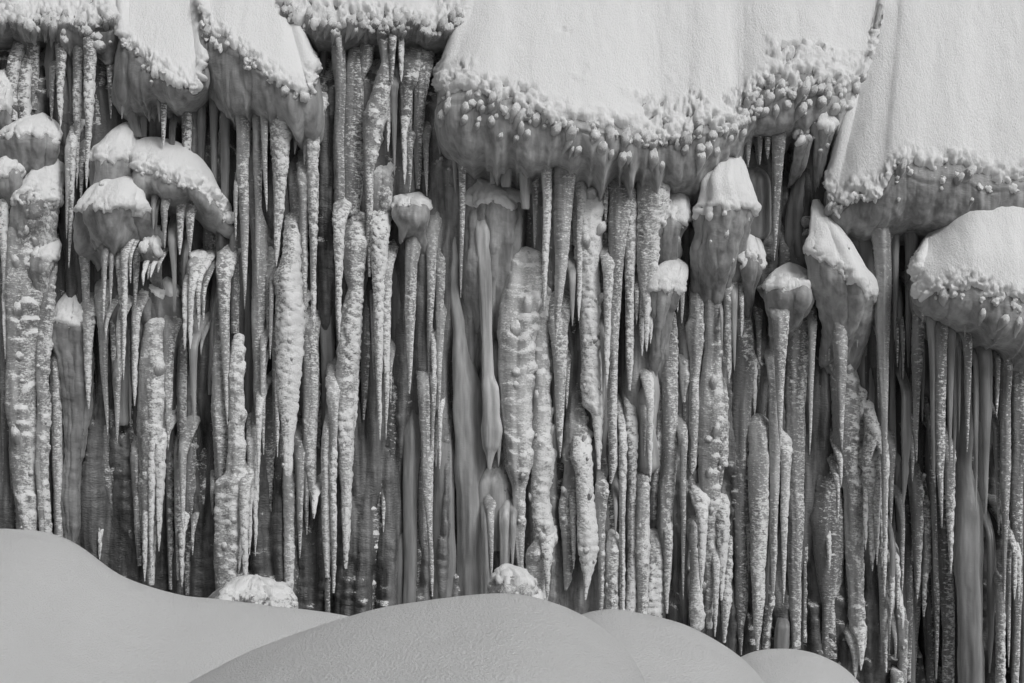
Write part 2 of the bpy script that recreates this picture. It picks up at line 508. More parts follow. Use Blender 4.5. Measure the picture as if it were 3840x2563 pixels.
mound('small rounded snow mound low at the right, cut by the frame',
      [(2500, 2800), (2600, 2640), (2700, 2520), (2784, 2461), (2847, 2441), (2900, 2435), (2984, 2435), (3041, 2444), (3098, 2467), (3150, 2490), (3196, 2524), (3230, 2563), (3300, 2680), (3380, 2860)],
      -3.6, (5, .35, 1.35), (1.4, .9), 63)

# ------------------------------------------------------------------ snow ledges (snow slope, ragged lip, ice underside)
def cr(p0, p1, p2, p3, t):
    return .5 * (2 * p1 + (p2 - p0) * t + (2 * p0 - 5 * p1 + 4 * p2 - p3) * t * t + (3 * p1 - p0 - 3 * p2 + p3) * t**3)

def spline(C, n):                                       # Catmull-Rom through C (axis 0) at n points
    m = len(C)
    t = np.linspace(0, m - 1 - 1e-6, n)
    i = t.astype(int)
    f = (t - i).reshape((-1,) + (1,) * (C.ndim - 1))
    g = lambda k: C[np.clip(k, 0, m - 1)]
    return cr(g(i - 1), g(i), g(i + 1), g(i + 2), f)

def drips(x, seed):                                     # hanging drips of uneven length along an edge
    big = np.clip(.5 + 1.2 * vnoise(x * 1.1, .5, 0, seed + 15), 0, 1.2)
    return .42 * big * (1 - abs(vnoise(x * 2.6, .5, 0, seed + 16)))**3.5 + .20 * (1 - abs(vnoise(x * 6.5, .5, 0, seed + 17)))**4 * big + .10 * vnoise(x * 1.6, 0, 0, seed + 18)

def ledge(label, secs, seed, dtop=.22, step=.031, bulge=.10, clumps=30, nubs=0, pits=0.0, tone=1.0, edge=.10, lean=(.15, -.6, -.5), csize=(.035, .085)):
    """secs: (x top, y top, x lip, y lip, x bottom, y bottom, protrusion in metres)"""
    net = []
    clumps = int(clumps * .5)
    def sec(q, dfac=1.0):
        xt, yt, xl, yl, xb, yb, pr = q[:7]
        pr = pr * dfac * .84
        pts = [(xt, yt, dtop)]
        for t in (.33, .66):
            dd = dtop + (-pr - dtop) * t - bulge * math.sin(math.pi * t)
            pts.append((xt + (xl - xt) * t, yt + (yl - yt) * t, dd))
        pts.append((xl, yl, -pr))
        pts.append((xl + (xb - xl) * .3, yl + (yb - yl) * .3, -pr * .97))
        pts.append((xl + (xb - xl) * .7, yl + (yb - yl) * .7, -pr * .88))
        pts.append((xb, yb, -pr * .70))
        pts.append((xb, yb + 18 + 55 * pr, .12))
        return pts
    def back(q, sgn):                                   # end wall: the same outline pushed back into the cliff
        p = sec(q)
        return [(x + sgn * 6, y, .75) for x, y, d in p]
    net.append(back(secs[0], -1))
    for q in secs:
        net.append(sec(q))
    net.append(back(secs[-1], 1))
    C = np.array([[W(*p) for p in s] for s in net])     # sections x K x 3
    wid = np.linalg.norm(np.diff(C[:, 3], axis=0), axis=1).sum()
    hgt = np.linalg.norm(np.diff(C[len(C) // 2], axis=0), axis=1).sum()
    G = spline(C, max(30, int(wid / step)))              # u
    P = spline(np.swapaxes(G, 0, 1), max(40, int(hgt / step)))   # v rows, u columns
    v = np.linspace(0, 7, len(P))[:, None]
    lipz = np.array([np.interp(3.0, np.linspace(0, 7, len(P)), P[:, j, 2]) for j in range(P.shape[1])])
    Zl = lipz[None, :]
    s = np.where(v < 4.5, P[..., 2] - Zl, -1.0)
    X, Y, Z = P[..., 0], P[..., 1], P[..., 2]
    n = normals(P, False)
    drap = .035 * lump((X + .15 * fbm(X * 2, Z * 2, .1, seed + 31, 2)) / .36 + seed, Z / 1.4, seed + 11, .8) + .025 * lump(X / .12, Z / .8, seed + 12, .8) + .06 * fbm(X * 2.6, Y * 2.6, Z * 2.2, seed + 13, 4)
    low = sstep(2.8, 4.8, v)
    body = P + n * (1.6 * drap * low - .03 * (1 - low))[..., None]
    body[..., 2] -= drips(X, seed) * .9 * sstep(3.6, 6.0, v)
    fr = -.15 + .22 * vnoise(X * 4, Y * 4, Z * 4, seed + 14) * low + .3 * (1 - low)
    base = P[len(P) // 2, P.shape[1] // 2].copy()
    root = link('snow_ledge', None, None, None, tuple(base))
    tag(root, label, 'snow ledge', 'snow covered ice ledges')
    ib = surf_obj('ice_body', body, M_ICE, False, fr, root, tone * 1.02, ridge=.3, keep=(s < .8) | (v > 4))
    S, keep = snow_shell(P, False, s, seed, .045, edge, .05, pits)
    sc = surf_obj('snow_cover', S, M_SNOW, False, None, root, keep=keep)
    # clumps and nubs under the lip
    R = np.linspace(0, 7, len(P))
    for k in range(clumps + nubs):
        j = rng.randrange(int(P.shape[1] * .06), int(P.shape[1] * .94))
        vv = rng.uniform(2.75, 3.9) if k < clumps else rng.uniform(2.9, 4.9)
        i = int(np.argmin(abs(R - vv)))
        q = P[i, j] if k < clumps else body[i, j]
        dr = (lean[0] + rng.uniform(-.25, .25), lean[1] + rng.uniform(-.3, .3), (lean[2] if k < clumps else .75) + rng.uniform(-.3, .3))
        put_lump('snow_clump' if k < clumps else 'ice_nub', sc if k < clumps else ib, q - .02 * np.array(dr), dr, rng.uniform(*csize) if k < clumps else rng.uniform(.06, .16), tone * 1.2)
    return root

ledge('ragged snow fringe along the top left corner',
      [(-160, -150, -160, 60, -160, 100, .9), (0, -150, 0, 62, 0, 98, .9), (60, -150, 60, 40, 60, 90, .8), (110, -150, 110, 90, 110, 125, .95), (170, -150, 170, 55, 170, 100, .8), (230, -150, 230, 75, 230, 110, .9), (330, -150, 330, 98, 330, 125, .9), (440, -150, 425, 80, 425, 115, .8)],
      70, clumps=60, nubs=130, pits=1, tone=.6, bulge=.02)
ledge('slanting snow slope at top left with ragged left edge',
      [(440, -150, 450, 120, 450, 300, .9), (480, -150, 490, 185, 490, 320, 1.1), (540, -150, 548, 232, 548, 335, 1.25), (610, -150, 620, 268, 620, 345, 1.35), (665, -150, 690, 308, 690, 355, 1.4), (700, -150, 738, 305, 735, 360, 1.3), (712, -150, 772, 215, 762, 330, .9)],
      71, clumps=44, nubs=4, tone=.75, edge=.16)
ledge('curved snow slope with a steep right edge at upper left',
      [(742, -150, 748, 35, 760, 300, .8), (790, -150, 790, 118, 800, 330, 1.0), (850, -150, 838, 150, 850, 350, 1.2), (910, -150, 900, 200, 900, 372, 1.35), (970, -150, 985, 262, 975, 385, 1.5), (1010, -150, 1085, 312, 1070, 392, 1.55), (1025, -150, 1150, 345, 1130, 400, 1.4), (1035, -150, 1182, 260, 1185, 405, 1.0)],
      72, clumps=50, nubs=6, tone=.8, edge=.14)
ledge('dark overhang of snowy knobs at top centre left',
      [(1040, -150, 1050, 10, 1050, 80, .5), (1120, -150, 1125, 65, 1125, 110, .75), (1230, -150, 1230, 85, 1230, 130, .85), (1350, -150, 1350, 70, 1350, 125, .9), (1450, -150, 1445, 90, 1445, 140, .9), (1550, -150, 1540, 78, 1540, 140, .9), (1650, -150, 1635, 92, 1630, 145, .85), (1800, -150, 1740, 60, 1720, 130, .6)],
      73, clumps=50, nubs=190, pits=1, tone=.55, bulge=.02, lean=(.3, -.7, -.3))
ledge('vast central snow slope with ragged lower edge, widest of all',
      [(1800, -200, 1650, 300, 1655, 520, 1.0), (1850, -200, 1690, 335, 1690, 540, 1.5), (1900, -200, 1800, 335, 1790, 545, 1.75), (1960, -200, 1900, 392, 1890, 560, 1.85), (2050, -200, 2010, 405, 2000, 575, 1.9), (2150, -200, 2130, 438, 2120, 600, 1.9), (2250, -200, 2235, 462, 2230, 610, 1.85), (2350, -200, 2330, 480, 2320, 610, 1.7), (2440, -200, 2420, 505, 2410, 610, 1.5), (2520, -200, 2485, 490, 2480, 620, 1.42),
       (2590, -200, 2560, 508, 2550, 650, 1.45), (2640, -200, 2620, 470, 2610, 640, 1.45), (2700, -200, 2705, 470, 2690, 600, 1.4), (2745, -200, 2755, 462, 2745, 555, 1.28), (2780, -200, 2785, 410, 2780, 500, 1.2), (2815, -200, 2815, 350, 2815, 465, 1.18), (2850, -200, 2850, 320, 2850, 460, 1.2), (2920, -200, 2915, 300, 2915, 465, 1.25), (2990, -200, 2985, 330, 2985, 470, 1.3), (3080, -200, 3065, 315, 3055, 460, 1.25), (3170, -200, 3140, 325, 3120, 440, 1.1), (3260, -200, 3215, 300, 3180, 420, .9), (3330, -200, 3265, 190, 3230, 380, .7), (3360, -200, 3290, 70, 3270, 320, .5)],
      74, clumps=120, nubs=190, pits=1, edge=.15, lean=(.25, -.6, -.45), tone=.95)
ledge('huge bright snow slope at the upper right corner',
      [(3320, -200, 3105, 690, 3118, 790, .9), (3345, -200, 3140, 765, 3150, 850, 1.3), (3370, -200, 3215, 712, 3215, 850, 1.55), (3390, -200, 3300, 712, 3295, 850, 1.75), (3410, -200, 3345, 640, 3345, 850, 1.8), (3450, -200, 3400, 600, 3395, 850, 1.8), (3520, -200, 3480, 632, 3475, 850, 1.85), (3600, -200, 3586, 615, 3580, 860, 1.85), (3700, -200, 3700, 660, 3690, 880, 1.8), (3850, -200, 3850, 650, 3840, 880, 1.8), (4100, -200, 4100, 620, 4100, 880, 1.7)],
      77, clumps=46, nubs=10, edge=.13, bulge=.22, tone=.85)
ledge('rounded snow cap jutting forward at the right edge',
      [(3470, 905, 3428, 1010, 3440, 1150, 1.5), (3500, 868, 3440, 1082, 3460, 1190, 1.9), (3540, 828, 3500, 1100, 3505, 1215, 2.2), (3600, 752, 3585, 1080, 3580, 1225, 2.4), (3660, 705, 3650, 1070, 3645, 1235, 2.5), (3720, 680, 3720, 1105, 3710, 1250, 2.5), (3790, 664, 3790, 1125, 3780, 1280, 2.5), (3860, 655, 3860, 1145, 3850, 1290, 2.4), (4050, 640, 4050, 1150, 4050, 1300, 2.2)],
      78, dtop=-.8, clumps=36, nubs=6, bulge=.42, tone=.75)
ledge('long humped snow ledge behind the domed cap at left',
      [(505, 540, 500, 628, 515, 700, 1.0), (545, 527, 560, 645, 560, 720, 1.2), (590, 524, 631, 668, 631, 742, 1.3), (660, 540, 690, 692, 690, 755, 1.35), (720, 575, 740, 705, 735, 768, 1.3), (780, 645, 780, 740, 780, 800, 1.1), (825, 730, 824, 778, 822, 820, .8), (868, 815, 864, 838, 860, 860, .4)],
      79, dtop=-.35, clumps=24, nubs=4, bulge=.12, edge=.08)

# ------------------------------------------------------------------ snow-capped bulges of ice
def bulge(label, rows, ysnow, d, seed, sty='s', ratio=.7, tone=1.0, name='snow_capped_bulge', nubs=0, thick=.022, edge=.09, slant=0.0, tip=True, under=.45, bend=.45):
    d = d * .8 if tip else d
    if tip and under < .6:                              # the ice below runs down and back into the curtain
        y0, l0, r0 = rows[-1]; yp, lp, rp_ = rows[-2]
        hh = rows[-1][0] - rows[0][0]
        wl, wr = min(l0, lp + 12), max(r0, rp_ - 12)
        rows = rows[:-1] + [(y0, wl, wr), (y0 + .30 * hh, wl + .12 * (wr - wl), wr - .12 * (wr - wl))]
        under, tip_ = 1.0, False
    P, fr, (cx, z, a) = loft(rows, d, sty, seed, ratio=ratio, flute=.24, dz=.021, tip=False, domed=rows[0][2] - rows[0][1] > 24, bend=bend, bendb=min(under, .75) if tip else 0, blen=.5, nseg=lambda m: int(np.clip(28 + m * 110, 38, 90)))
    nb_ = normals(P, True)
    Xb, Zb = P[..., 0], P[..., 2]
    tb = np.linspace(0, 1, len(P))[:, None]
    dr_ = .030 * lump((Xb + .35 * P[..., 1]) / .15 + seed, Zb / 1.3, seed + 21, .8) + .02 * lump((Xb - .3 * P[..., 1]) / .075, Zb / .7, seed + 22, .8) + .08 * fbm(Xb * 3.5, P[..., 1] * 3.5, Zb * 3, seed + 23, 4)
    zl_ = CAMZ + (HOR - ysnow) * (DIST + d) / DIST / SC
    wgt = 1 - .85 * sstep(-.25, .08, Zb - zl_ + slant * (Xb - Xb.mean()))
    P = P + nb_ * (dr_ * min(1, a.max() / .25) * wgt)[..., None]
    if tip:
        tt = np.linspace(0, 1, len(P))[:, None]
        P[..., 2] -= drips(P[..., 0] * 1.6 + P[..., 1], seed) * 1.7 * min(1, a.max() / .25) * sstep(.5, 1, tt)
    root = link(name, None, None, None, (float(cx[-1]), d, float(z[-1])))
    tag(root, label, 'ice bulge', 'snow capped ice bulges')
    ib = surf_obj('ice_body', P, M_ICE, True, fr - .02, root, tone * .9, ridge=.35)
    ysnow = ysnow + .11 * (rows[-1][0] - rows[0][0])
    zl = CAMZ + (HOR - ysnow) * (DIST + d) / DIST / SC
    s = P[..., 2] - zl + slant * (P[..., 0] - P[..., 0].mean())
    S, keep = snow_shell(P, True, s, seed + 1, thick, edge * 1.2, .035, 0, .25, 2.6)
    surf_obj('snow_cap', S, M_SNOW, True, None, root, keep=keep)
    for _ in range(nubs // 2):
        i = rng.randrange(len(P) // 4, len(P) * 3 // 4); j = rng.randrange(P.shape[1])
        put_lump(rng.choice(('snow_clump', 'ice_nub')), ib, P[i, j], (rng.uniform(-.3, .3), -.25, .9), rng.uniform(.04, .1), tone)
    return root

def R(spec):                                            # rows in native photo pixels "y l r, y l r"
    return [tuple(map(float, p.split())) for p in spec.split(',')]

bulge('domed snow cap over a milky ice bulge at left', R('631 425 490, 645 395 512, 675 362 527, 700 345 533, 750 318 546, 800 298 553, 850 287 554, 880 290 552, 910 305 545, 936 330 520'), 765, -1.25, 100, ratio=.8, nubs=6, edge=.06, under=.85)
bulge('snowy hump joined left of the long humped ledge', R('445 430 470, 470 410 492, 520 378 505, 560 350 515, 620 345 520, 690 345 515, 760 360 500'), 555, -.85, 104, nubs=5)
bulge('small snow cap cut by the left frame edge, topmost there', R('250 -60 20, 290 -70 38, 340 -70 44, 390 -60 30, 470 -50 8'), 385, -.8, 108, nubs=4)
bulge('broad snow cap at the far left with ragged underside', R('413 105 150, 440 50 178, 480 10 192, 520 -5 196, 570 5 188, 640 25 150'), 490, -.75, 112, nubs=8)
bulge('pointed snow cap touching the left frame edge', R('545 40 65, 570 0 78, 610 -25 84, 660 -20 78, 740 -10 40'), 640, -.95, 116, nubs=4)
bulge('snow cap with a small hollow on a stout ice pillar, left', R('571 140 180, 600 112 203, 640 92 214, 690 80 218, 760 60 214, 850 50 190, 930 55 160'), 700, -.8, 120, sty='r', nubs=8)
bulge('small slanted snow tip on the big left column', R('887 150 195, 905 125 199, 930 110 198, 970 100 190, 1030 110 170, 1100 120 150'), 935, -.95, 124, sty='r', slant=.3)
bulge('little snow cone with drips right of the domed cap', R('838 556 566, 870 545 578, 915 538 586, 960 528 590, 985 532 588, 1000 540 580'), 905, -1.1, 128)
bulge('tall pointed pyramid of snow right of centre', R('531 2756 2766, 570 2725 2778, 620 2685 2794, 680 2640 2806, 730 2632 2812, 790 2625 2818, 850 2610 2800, 930 2600 2780, 1010 2640 2770'), 735, -1.15, 132, nubs=14, tone=.95)
bulge('small snow cap left of the snow pyramid', R('692 2545 2568, 720 2515 2580, 770 2480 2588, 820 2470 2578, 880 2465 2560, 960 2470 2530'), 785, -.95, 136, nubs=6)
bulge('round snow dome below and right of the snow pyramid', R('856 2805 2835, 880 2785 2850, 920 2775 2862, 970 2772 2862, 1020 2785 2852, 1080 2800 2830, 1130 2808 2822'), 950, -.95, 140, nubs=4, tone=.8)
bulge('rounded snow cap on a clear ice bulb with one drip', R('979 2960 3005, 1000 2925 3032, 1040 2892 3046, 1090 2880 3046, 1130 2885 3040, 1170 2900 3025, 1200 2910 3000'), 1045, -1.2, 144, nubs=5)
bulge('steep wedge of snow leaning below the right snow slope', R('735 3086 3098, 800 3070 3118, 870 3055 3160, 930 3048 3190, 990 3056 3222, 1050 3068 3268, 1110 3085 3275, 1170 3110 3260, 1230 3130 3240'), 965, -1.35, 148, slant=.75, nubs=4)
bulge('tall snowy finger of ice under the upper right overhang', R('352 3085 3108, 390 3060 3130, 430 3048 3136, 470 3052 3130, 520 3070 3112, 560 3080 3100'), 440, -1.05, 152, nubs=6)
bulge('shorter snowy finger left of the tall ice finger', R('425 3030 3058, 455 3008 3062, 490 2996 3058, 540 2990 3040, 600 2985 3020'), 480, -1.0, 156, nubs=3)
bulge('loose snowy nub on the ice under the right cap', R('1148 3706 3750, 1165 3700 3762, 1195 3700 3776, 1225 3715 3775, 1250 3735 3765'), 1215, -2.05, 160)
bulge('small snow nub just above the right cap', R('610 3632 3655, 640 3632 3676, 670 3645 3684, 695 3665 3682'), 680, -1.7, 164)
bulge('snow-topped block of ice at the middle left of centre', R('711 1550 1588, 728 1482 1592, 770 1478 1594, 810 1478 1592, 850 1505 1588, 900 1515 1588'), 742, -.9, 168, nubs=3, edge=.05)
bulge('wide ice block with crumbly snow rim below centre slope', R('665 1765 1800, 690 1755 1920, 720 1756 1948, 790 1755 1952, 880 1750 1950, 990 1745 1945, 1100 1740 1930'), 712, -.55, 172, ratio=.5, edge=.05)
bulge('snowy elbow of ice with an upturned horn right of centre', R('895 2540 2546, 930 2515 2536, 975 2512 2535, 985 2500 2568, 1010 2470 2572, 1040 2455 2568, 1110 2450 2535, 1200 2450 2510, 1310 2455 2485'), 1030, -.9, 176, edge=.05)
bulge('snow-covered boulder of ice at the foot of the wall', R('2172 900 985, 2190 860 1030, 2215 830 1058, 2245 800 1075, 2275 785 1085, 2320 790 1090'), 2190, -1.9, 180, sty='r', tone=.7, nubs=10, name='snow_capped_boulder', tip=False, bend=.1)
bulge('small frosted ice lump behind the central mound crest', R('2128 1880 1915, 2150 1855 1960, 2190 1840 1985, 2230 1832 1990, 2280 1835 1990'), 2160, -1.6, 184, sty='k', name='snow_capped_boulder', edge=.05, tip=False, bend=.1)
bulge('snow-dusted dome of ice right of the frosted cluster', R('816 1320 1358, 840 1300 1385, 880 1290 1395, 960 1290 1385, 1050 1300 1375'), 838, -.6, 188, edge=.05)
bulge('rounded snow-dusted arch of ice under centre left', R('445 1570 1590, 594 1425 1470, 620 1402 1472, 690 1398 1468, 780 1398 1460, 860 1400 1440')[1:], 612, -.6, 192, sty='r', edge=.04)
bulge('tall arched ice figure with snow crown left of centre', R('1085 248 270, 1115 215 298, 1150 202 325, 1200 196 342, 1280 190 322, 1370 220 326, 1480 235 322, 1600 247 313, 1750 247 298, 1840 244 286, 2060 252 285'), 1105, -.35, 196, edge=.05, tone=.75, tip=False)
bulge('hunched snow-dusted ice shoulder at left', R('1028 575 612, 1050 545 640, 1080 525 650, 1130 522 670, 1170 525 685, 1260 560 680, 1340 600 660'), 1062, -.35, 200, tone=.65, edge=.05)

bulge('little knot of ice feeding thin drips left of centre', R('935 715 745, 955 705 752, 1000 708 755, 1040 700 756, 1075 705 752'), 948, -.75, 204, sty='r', edge=.04, under=.6)

# ------------------------------------------------------------------ columns and icicles
ORD = 'first second third fourth fifth sixth seventh eighth ninth tenth eleventh twelfth thirteenth fourteenth fifteenth sixteenth seventeenth eighteenth nineteenth twentieth twenty-first twenty-second twenty-third twenty-fourth twenty-fifth'.split()
RID = {'s': .12, 'r': 1.0, 'f': .8, 'k': .8}
LOOK = {'s': 'smooth', 'r': 'ridged', 'f': 'frosted', 'k': 'knobbly'}
seed_i = [300]

def zone(where, d0, cols=(), ice=(), tone=1.0):
    items = []
    for c in cols:
        spec, sty, kw = c[0], c[1], (c[2] if len(c) > 2 else {})
        items.append(('ice_column', rows_of(spec), sty, kw))
    for c in ice:
        kw = c[-1] if isinstance(c[-1], dict) else {}
        t, u0, v0, w0, u1, v1, sty = c[:7]
        items.append(('icicle', icicle_rows(t, u0, v0, w0, u1, v1, kw.get('t2')), sty, kw))
    d0 *= .8
    for kind in ('ice_column', 'icicle'):
        sub = sorted([i for i in items if i[0] == kind], key=lambda i: np.mean([r[1] + r[2] for r in i[1]]))
        for k, (nm, rows, sty, kw) in enumerate(sub):
            seed_i[0] += 10
            sd_ = seed_i[0]
            col = kind == 'ice_column'
            d = kw.get('d', (d0 + (0 if col else -.30)) / .8) * .8 + .05 * ((sd_ * 7 // 10) % 5 - 2)
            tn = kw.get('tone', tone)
            H = (rows[-1][0] - rows[0][0]) / SC
            wd = max(r[2] - r[1] for r in rows) / SC
            dome = col and (rows[0][2] - rows[0][1]) < .78 * (rows[1][2] - rows[1][1])
            if not dome:                                # grows out of the wall: run the top up and back into the ice behind
                y0, a0, b0 = rows[0]
                e = .5 * SC
                fl_ = .15 if col else .3
                rows = [(y0 - e, a0 - fl_ * (b0 - a0), b0 + fl_ * (b0 - a0))] + rows
            P, fr, (cx, z, a) = loft(rows, d, sty, sd_, bend=.35 if dome else 1.0, blen=.3, dz=.028 if col else .026, tip=kw.get('tip', True), frost_add=kw.get('fr', 0.0), ratio=kw.get('ratio', .9), flute=.22 if col else .12)
            n = len(sub)
            size = 'short' if H < 1 else ('long' if H > 2.6 else 'medium')
            thick = ('slim' if wd < .3 else 'thick') if col else ('thin' if wd < .13 else 'stout')
            place = 'only one' if n == 1 else ('leftmost' if k == 0 else ('rightmost' if k == n - 1 else ORD[k] + ' from left'))
            lab = f"{size} {thick} {LOOK[sty]} {'ice column' if col else 'icicle'}, {place} {where}"
            nb = kw.get('nubs', 0 if not col else {'k': 14, 'f': 5}.get(sty, 0))
            loc = (float(cx[0]), d, float(z[0])) if not col else (float(cx[-1]), d, float(z[-1]))
            if nb:
                root = link(nm, None, None, None, loc)
                tag(root, lab, 'ice column' if col else 'icicle', 'ice columns on the wall' if col else 'icicles on the wall')
                sh = surf_obj('shaft', P, M_ICE, True, fr, root, tn, ridge=RID[sty])
                nb = int((.15 if cx[0] > -.3 else .06) * nb * np.clip(H / 2.5, .4, 2.2))
                cf = [j for j in range(P.shape[1]) if P[len(P) // 2, j, 1] < d + .02]
                for _ in range(nb):
                    i = int((rng.random()**.8) * (len(P) - 8)) + 3
                    j = cf[min(len(cf) - 1, int(rng.betavariate(1.6, 1.1) * len(cf)))]
                    q = P[i, j]
                    ou = np.array([q[0] - cx[i], q[1] - d, 0]); ou /= np.linalg.norm(ou) + 1e-6
                    dr = ou * .35 + np.array([rng.uniform(-.1, .2), -.05, .95])
                    sz = np.clip(rng.uniform(.35, .9) * a[i], .04, .17)
                    put_lump('ice_nub', sh, q - ou * sz * .25, dr, sz, tn)
            else:
                o = surf_obj(nm, P, M_ICE, True, fr, None, tn, loc=loc, ridge=RID[sty])
                tag(o, lab, 'ice column' if col else 'icicle', 'ice columns on the wall' if col else 'icicles on the wall')

F = lambda **k: k
zone('under the ragged top left snow fringe', -.35, cols=[
    ('A1 170 620 700, 300 625 690, 600 615 680, 900 610 670', 'r', F(tip=False)),
    ('A1 330 60 140, 450 50 130, 600 60 110, 790 70 110', 'k', F(d=-.6, nubs=40, fr=.15)),
    ('A1 380 130 200, 500 130 205, 650 120 200, 780 130 190', 'k', F(d=-.65, nubs=40, fr=.2)),
    ('A1 150 160 260, 400 190 255, 720 205 245', 'r'), ('A1 150 330 420, 420 300 420, 640 310 350', 's'),
    ('A1 150 430 490, 400 440 500, 800 455 490', 's')],
    ice=[('A1', 592, 190, 78, 568, 1230, 'f', F(d=-.85)), ('A1', 508, 190, 62, 500, 1232, 'f', F(d=-.8, fr=-.15)), ('A1', 715, 240, 50, 720, 775, 'r'),
         ('A1', 745, 200, 26, 742, 460, 'f'), ('A1', 398, 240, 62, 392, 840, 'f', F(fr=-.1)), ('A1', 342, 420, 40, 336, 800, 'r')], tone=.55)
zone('under the slanting top left snow slope', -.5, cols=[
    ('A1 560 1280 1350, 800 1285 1345, 1070 1290 1330', 's'), ('A1 560 1180 1275, 720 1185 1250, 1000 1190 1245', 'r'), ('A1 500 780 870, 650 800 880, 900 870 930', 's'),
    ('A1 600 900 960, 900 905 960', 's'), ('A1 780 1095 1145, 950 1100 1140', 's')],
    ice=[('A1', 1066, 540, 56, 1068, 960, 'r', F(d=-.95, fr=.15)), ('A1', 980, 550, 50, 975, 800, 's'), ('A1', 800, 540, 40, 795, 780, 's'), ('A1', 1030, 560, 34, 1040, 800, 's')], tone=.6)
zone('under the curved upper left slope', -.55, cols=[
    ('A1 600 1370 1430, 900 1380 1420, 1250 1385 1425', 's', F(tone=.6)), ('A1 700 1440 1500, 1100 1440 1490, 1480 1450 1490', 's', F(tone=.55)),
    ('A2 700 430 520, 1000 435 515, B2 0 425 520, 500 425 525, 900 440 530, 1300 450 545, C2 200 500 550', 's', F(d=-.05, tone=.85)),
    ('A1 900 1620 1700, 1300 1620 1690, B1 0 1640 1740, 300 1645 1742, 700 1650 1725, 1000 1660 1715, 1300 1672 1706, C1 250 1684 1694', 'r', F(d=-.7))],
    ice=[('A1', 1580, 420, 112, 1600, 540, 'r', F(t2='B1', d=-.95)), ('A2', 32, 660, 70, 25, 380, 'r', F(t2='B2', d=-.85)), ('A2', 62, 620, 52, 86, 1385, 'r', F(d=-1.0)),
         ('A2', 190, 600, 135, 148, 260, 'f', F(t2='B2', d=-1.0, fr=-.15)), ('A2', 300, 640, 82, 268, 1010, 's', F(d=-.9)), ('A2', 392, 700, 72, 394, 745, 'f', F(t2='B2', d=-.8, fr=-.2)),
         ('A2', 330, 1080, 66, 335, 700, 'f', F(t2='B2', d=-.75, fr=-.15)), ('A2', 350, 760, 50, 330, 1080, 'r'), ('A1', 1540, 1150, 24, 1542, 1568, 'r'), ('B1', 1720, 700, 34, 1722, 1490, 'r')])
zone('below the dark knobby top centre overhang', -.45, cols=[
    ('A2 200 520 590, 360 515 600, 600 530 605, 900 525 600, 1100 525 605, 1568 535 600, B2 200 535 585, 500 540 575, 745 552 568', 'r', F(d=-.65, fr=.05)),
    ('A2 330 620 720, 480 610 720, 800 605 725, 1100 600 720, 1420 590 690', 'r', F(d=-.4)),
    ('A2 240 700 800, 430 700 770, 520 690 720', 'r', F(d=-.6)),
    ('A2 160 800 890, 400 840 890, 530 800 890, 750 730 870, 900 730 835, 1100 730 790, 1300 735 780, 1568 740 775, B2 180 748 770, 330 752 762', 'k', F(d=-.7, nubs=36)),
    ('A2 400 960 1130, 600 950 1030, 800 965 1030, 1000 975 1010', 'k', F(d=-.55, nubs=30, tone=.8)),
    ('A2 440 1030 1160, 650 1050 1120, 900 1050 1110, 1100 1055 1100, 1235 1066 1084', 'r', F(d=-.6)),
    ('A2 150 450 520, 500 430 470, 900 425 455', 's', F(tone=.45, d=-.1))],
    ice=[('A2', 884, 540, 34, 880, 992, 'f'), ('A2', 917, 520, 46, 922, 1150, 's'), ('A2', 963, 150, 50, 965, 535, 'f', F(d=-.9)), ('A2', 985, 780, 30, 988, 1205, 'f'), ('A2', 1020, 900, 44, 1020, 1255, 'r'), ('A2', 545, 170, 50, 578, 440, 'k'), ('A2', 910, 160, 60, 905, 560, 'r')], tone=.75)
zone('below the middle of the long humped ledge', -.75, cols=[
    ('B1 0 1085 1160, 300 1120 1150, 560 1130 1150', 's'), ('B1 600 1165 1210, 1000 1155 1215, 1300 1160 1215, 1568 1165 1212, C1 300 1170 1200, 500 1176 1188', 'r', F(d=-.5)),
    ('B1 100 1180 1230, 600 1195 1225', 's')],
    ice=[('A1', 995, 1260, 40, 1002, 1500, 's'), ('A1', 1068, 1270, 50, 1076, 140, 'r', F(t2='B1')), ('A1', 1172, 1300, 66, 1172, 186, 'f', F(t2='B1')), ('A1', 1246, 1310, 66, 1238, 202, 'r', F(t2='B1')), ('A1', 1025, 1270, 24, 1020, 1560, 's'),
         ('B1', 1207, 360, 40, 1207, 805, 'f'), ('B1', 1246, 300, 42, 1245, 800, 'f'), ('B1', 1270, 300, 36, 1272, 602, 'f'), ('B1', 1297, 290, 36, 1298, 680, 'f'), ('B1', 1330, 330, 26, 1332, 632, 'r'),
         ('B1', 1263, 690, 62, 1270, 1310, 's'), ('B1', 1312, 700, 26, 1313, 838, 's'), ('B1', 1108, 640, 76, 1097, 1460, 'r', F(d=-.8))], tone=.85)
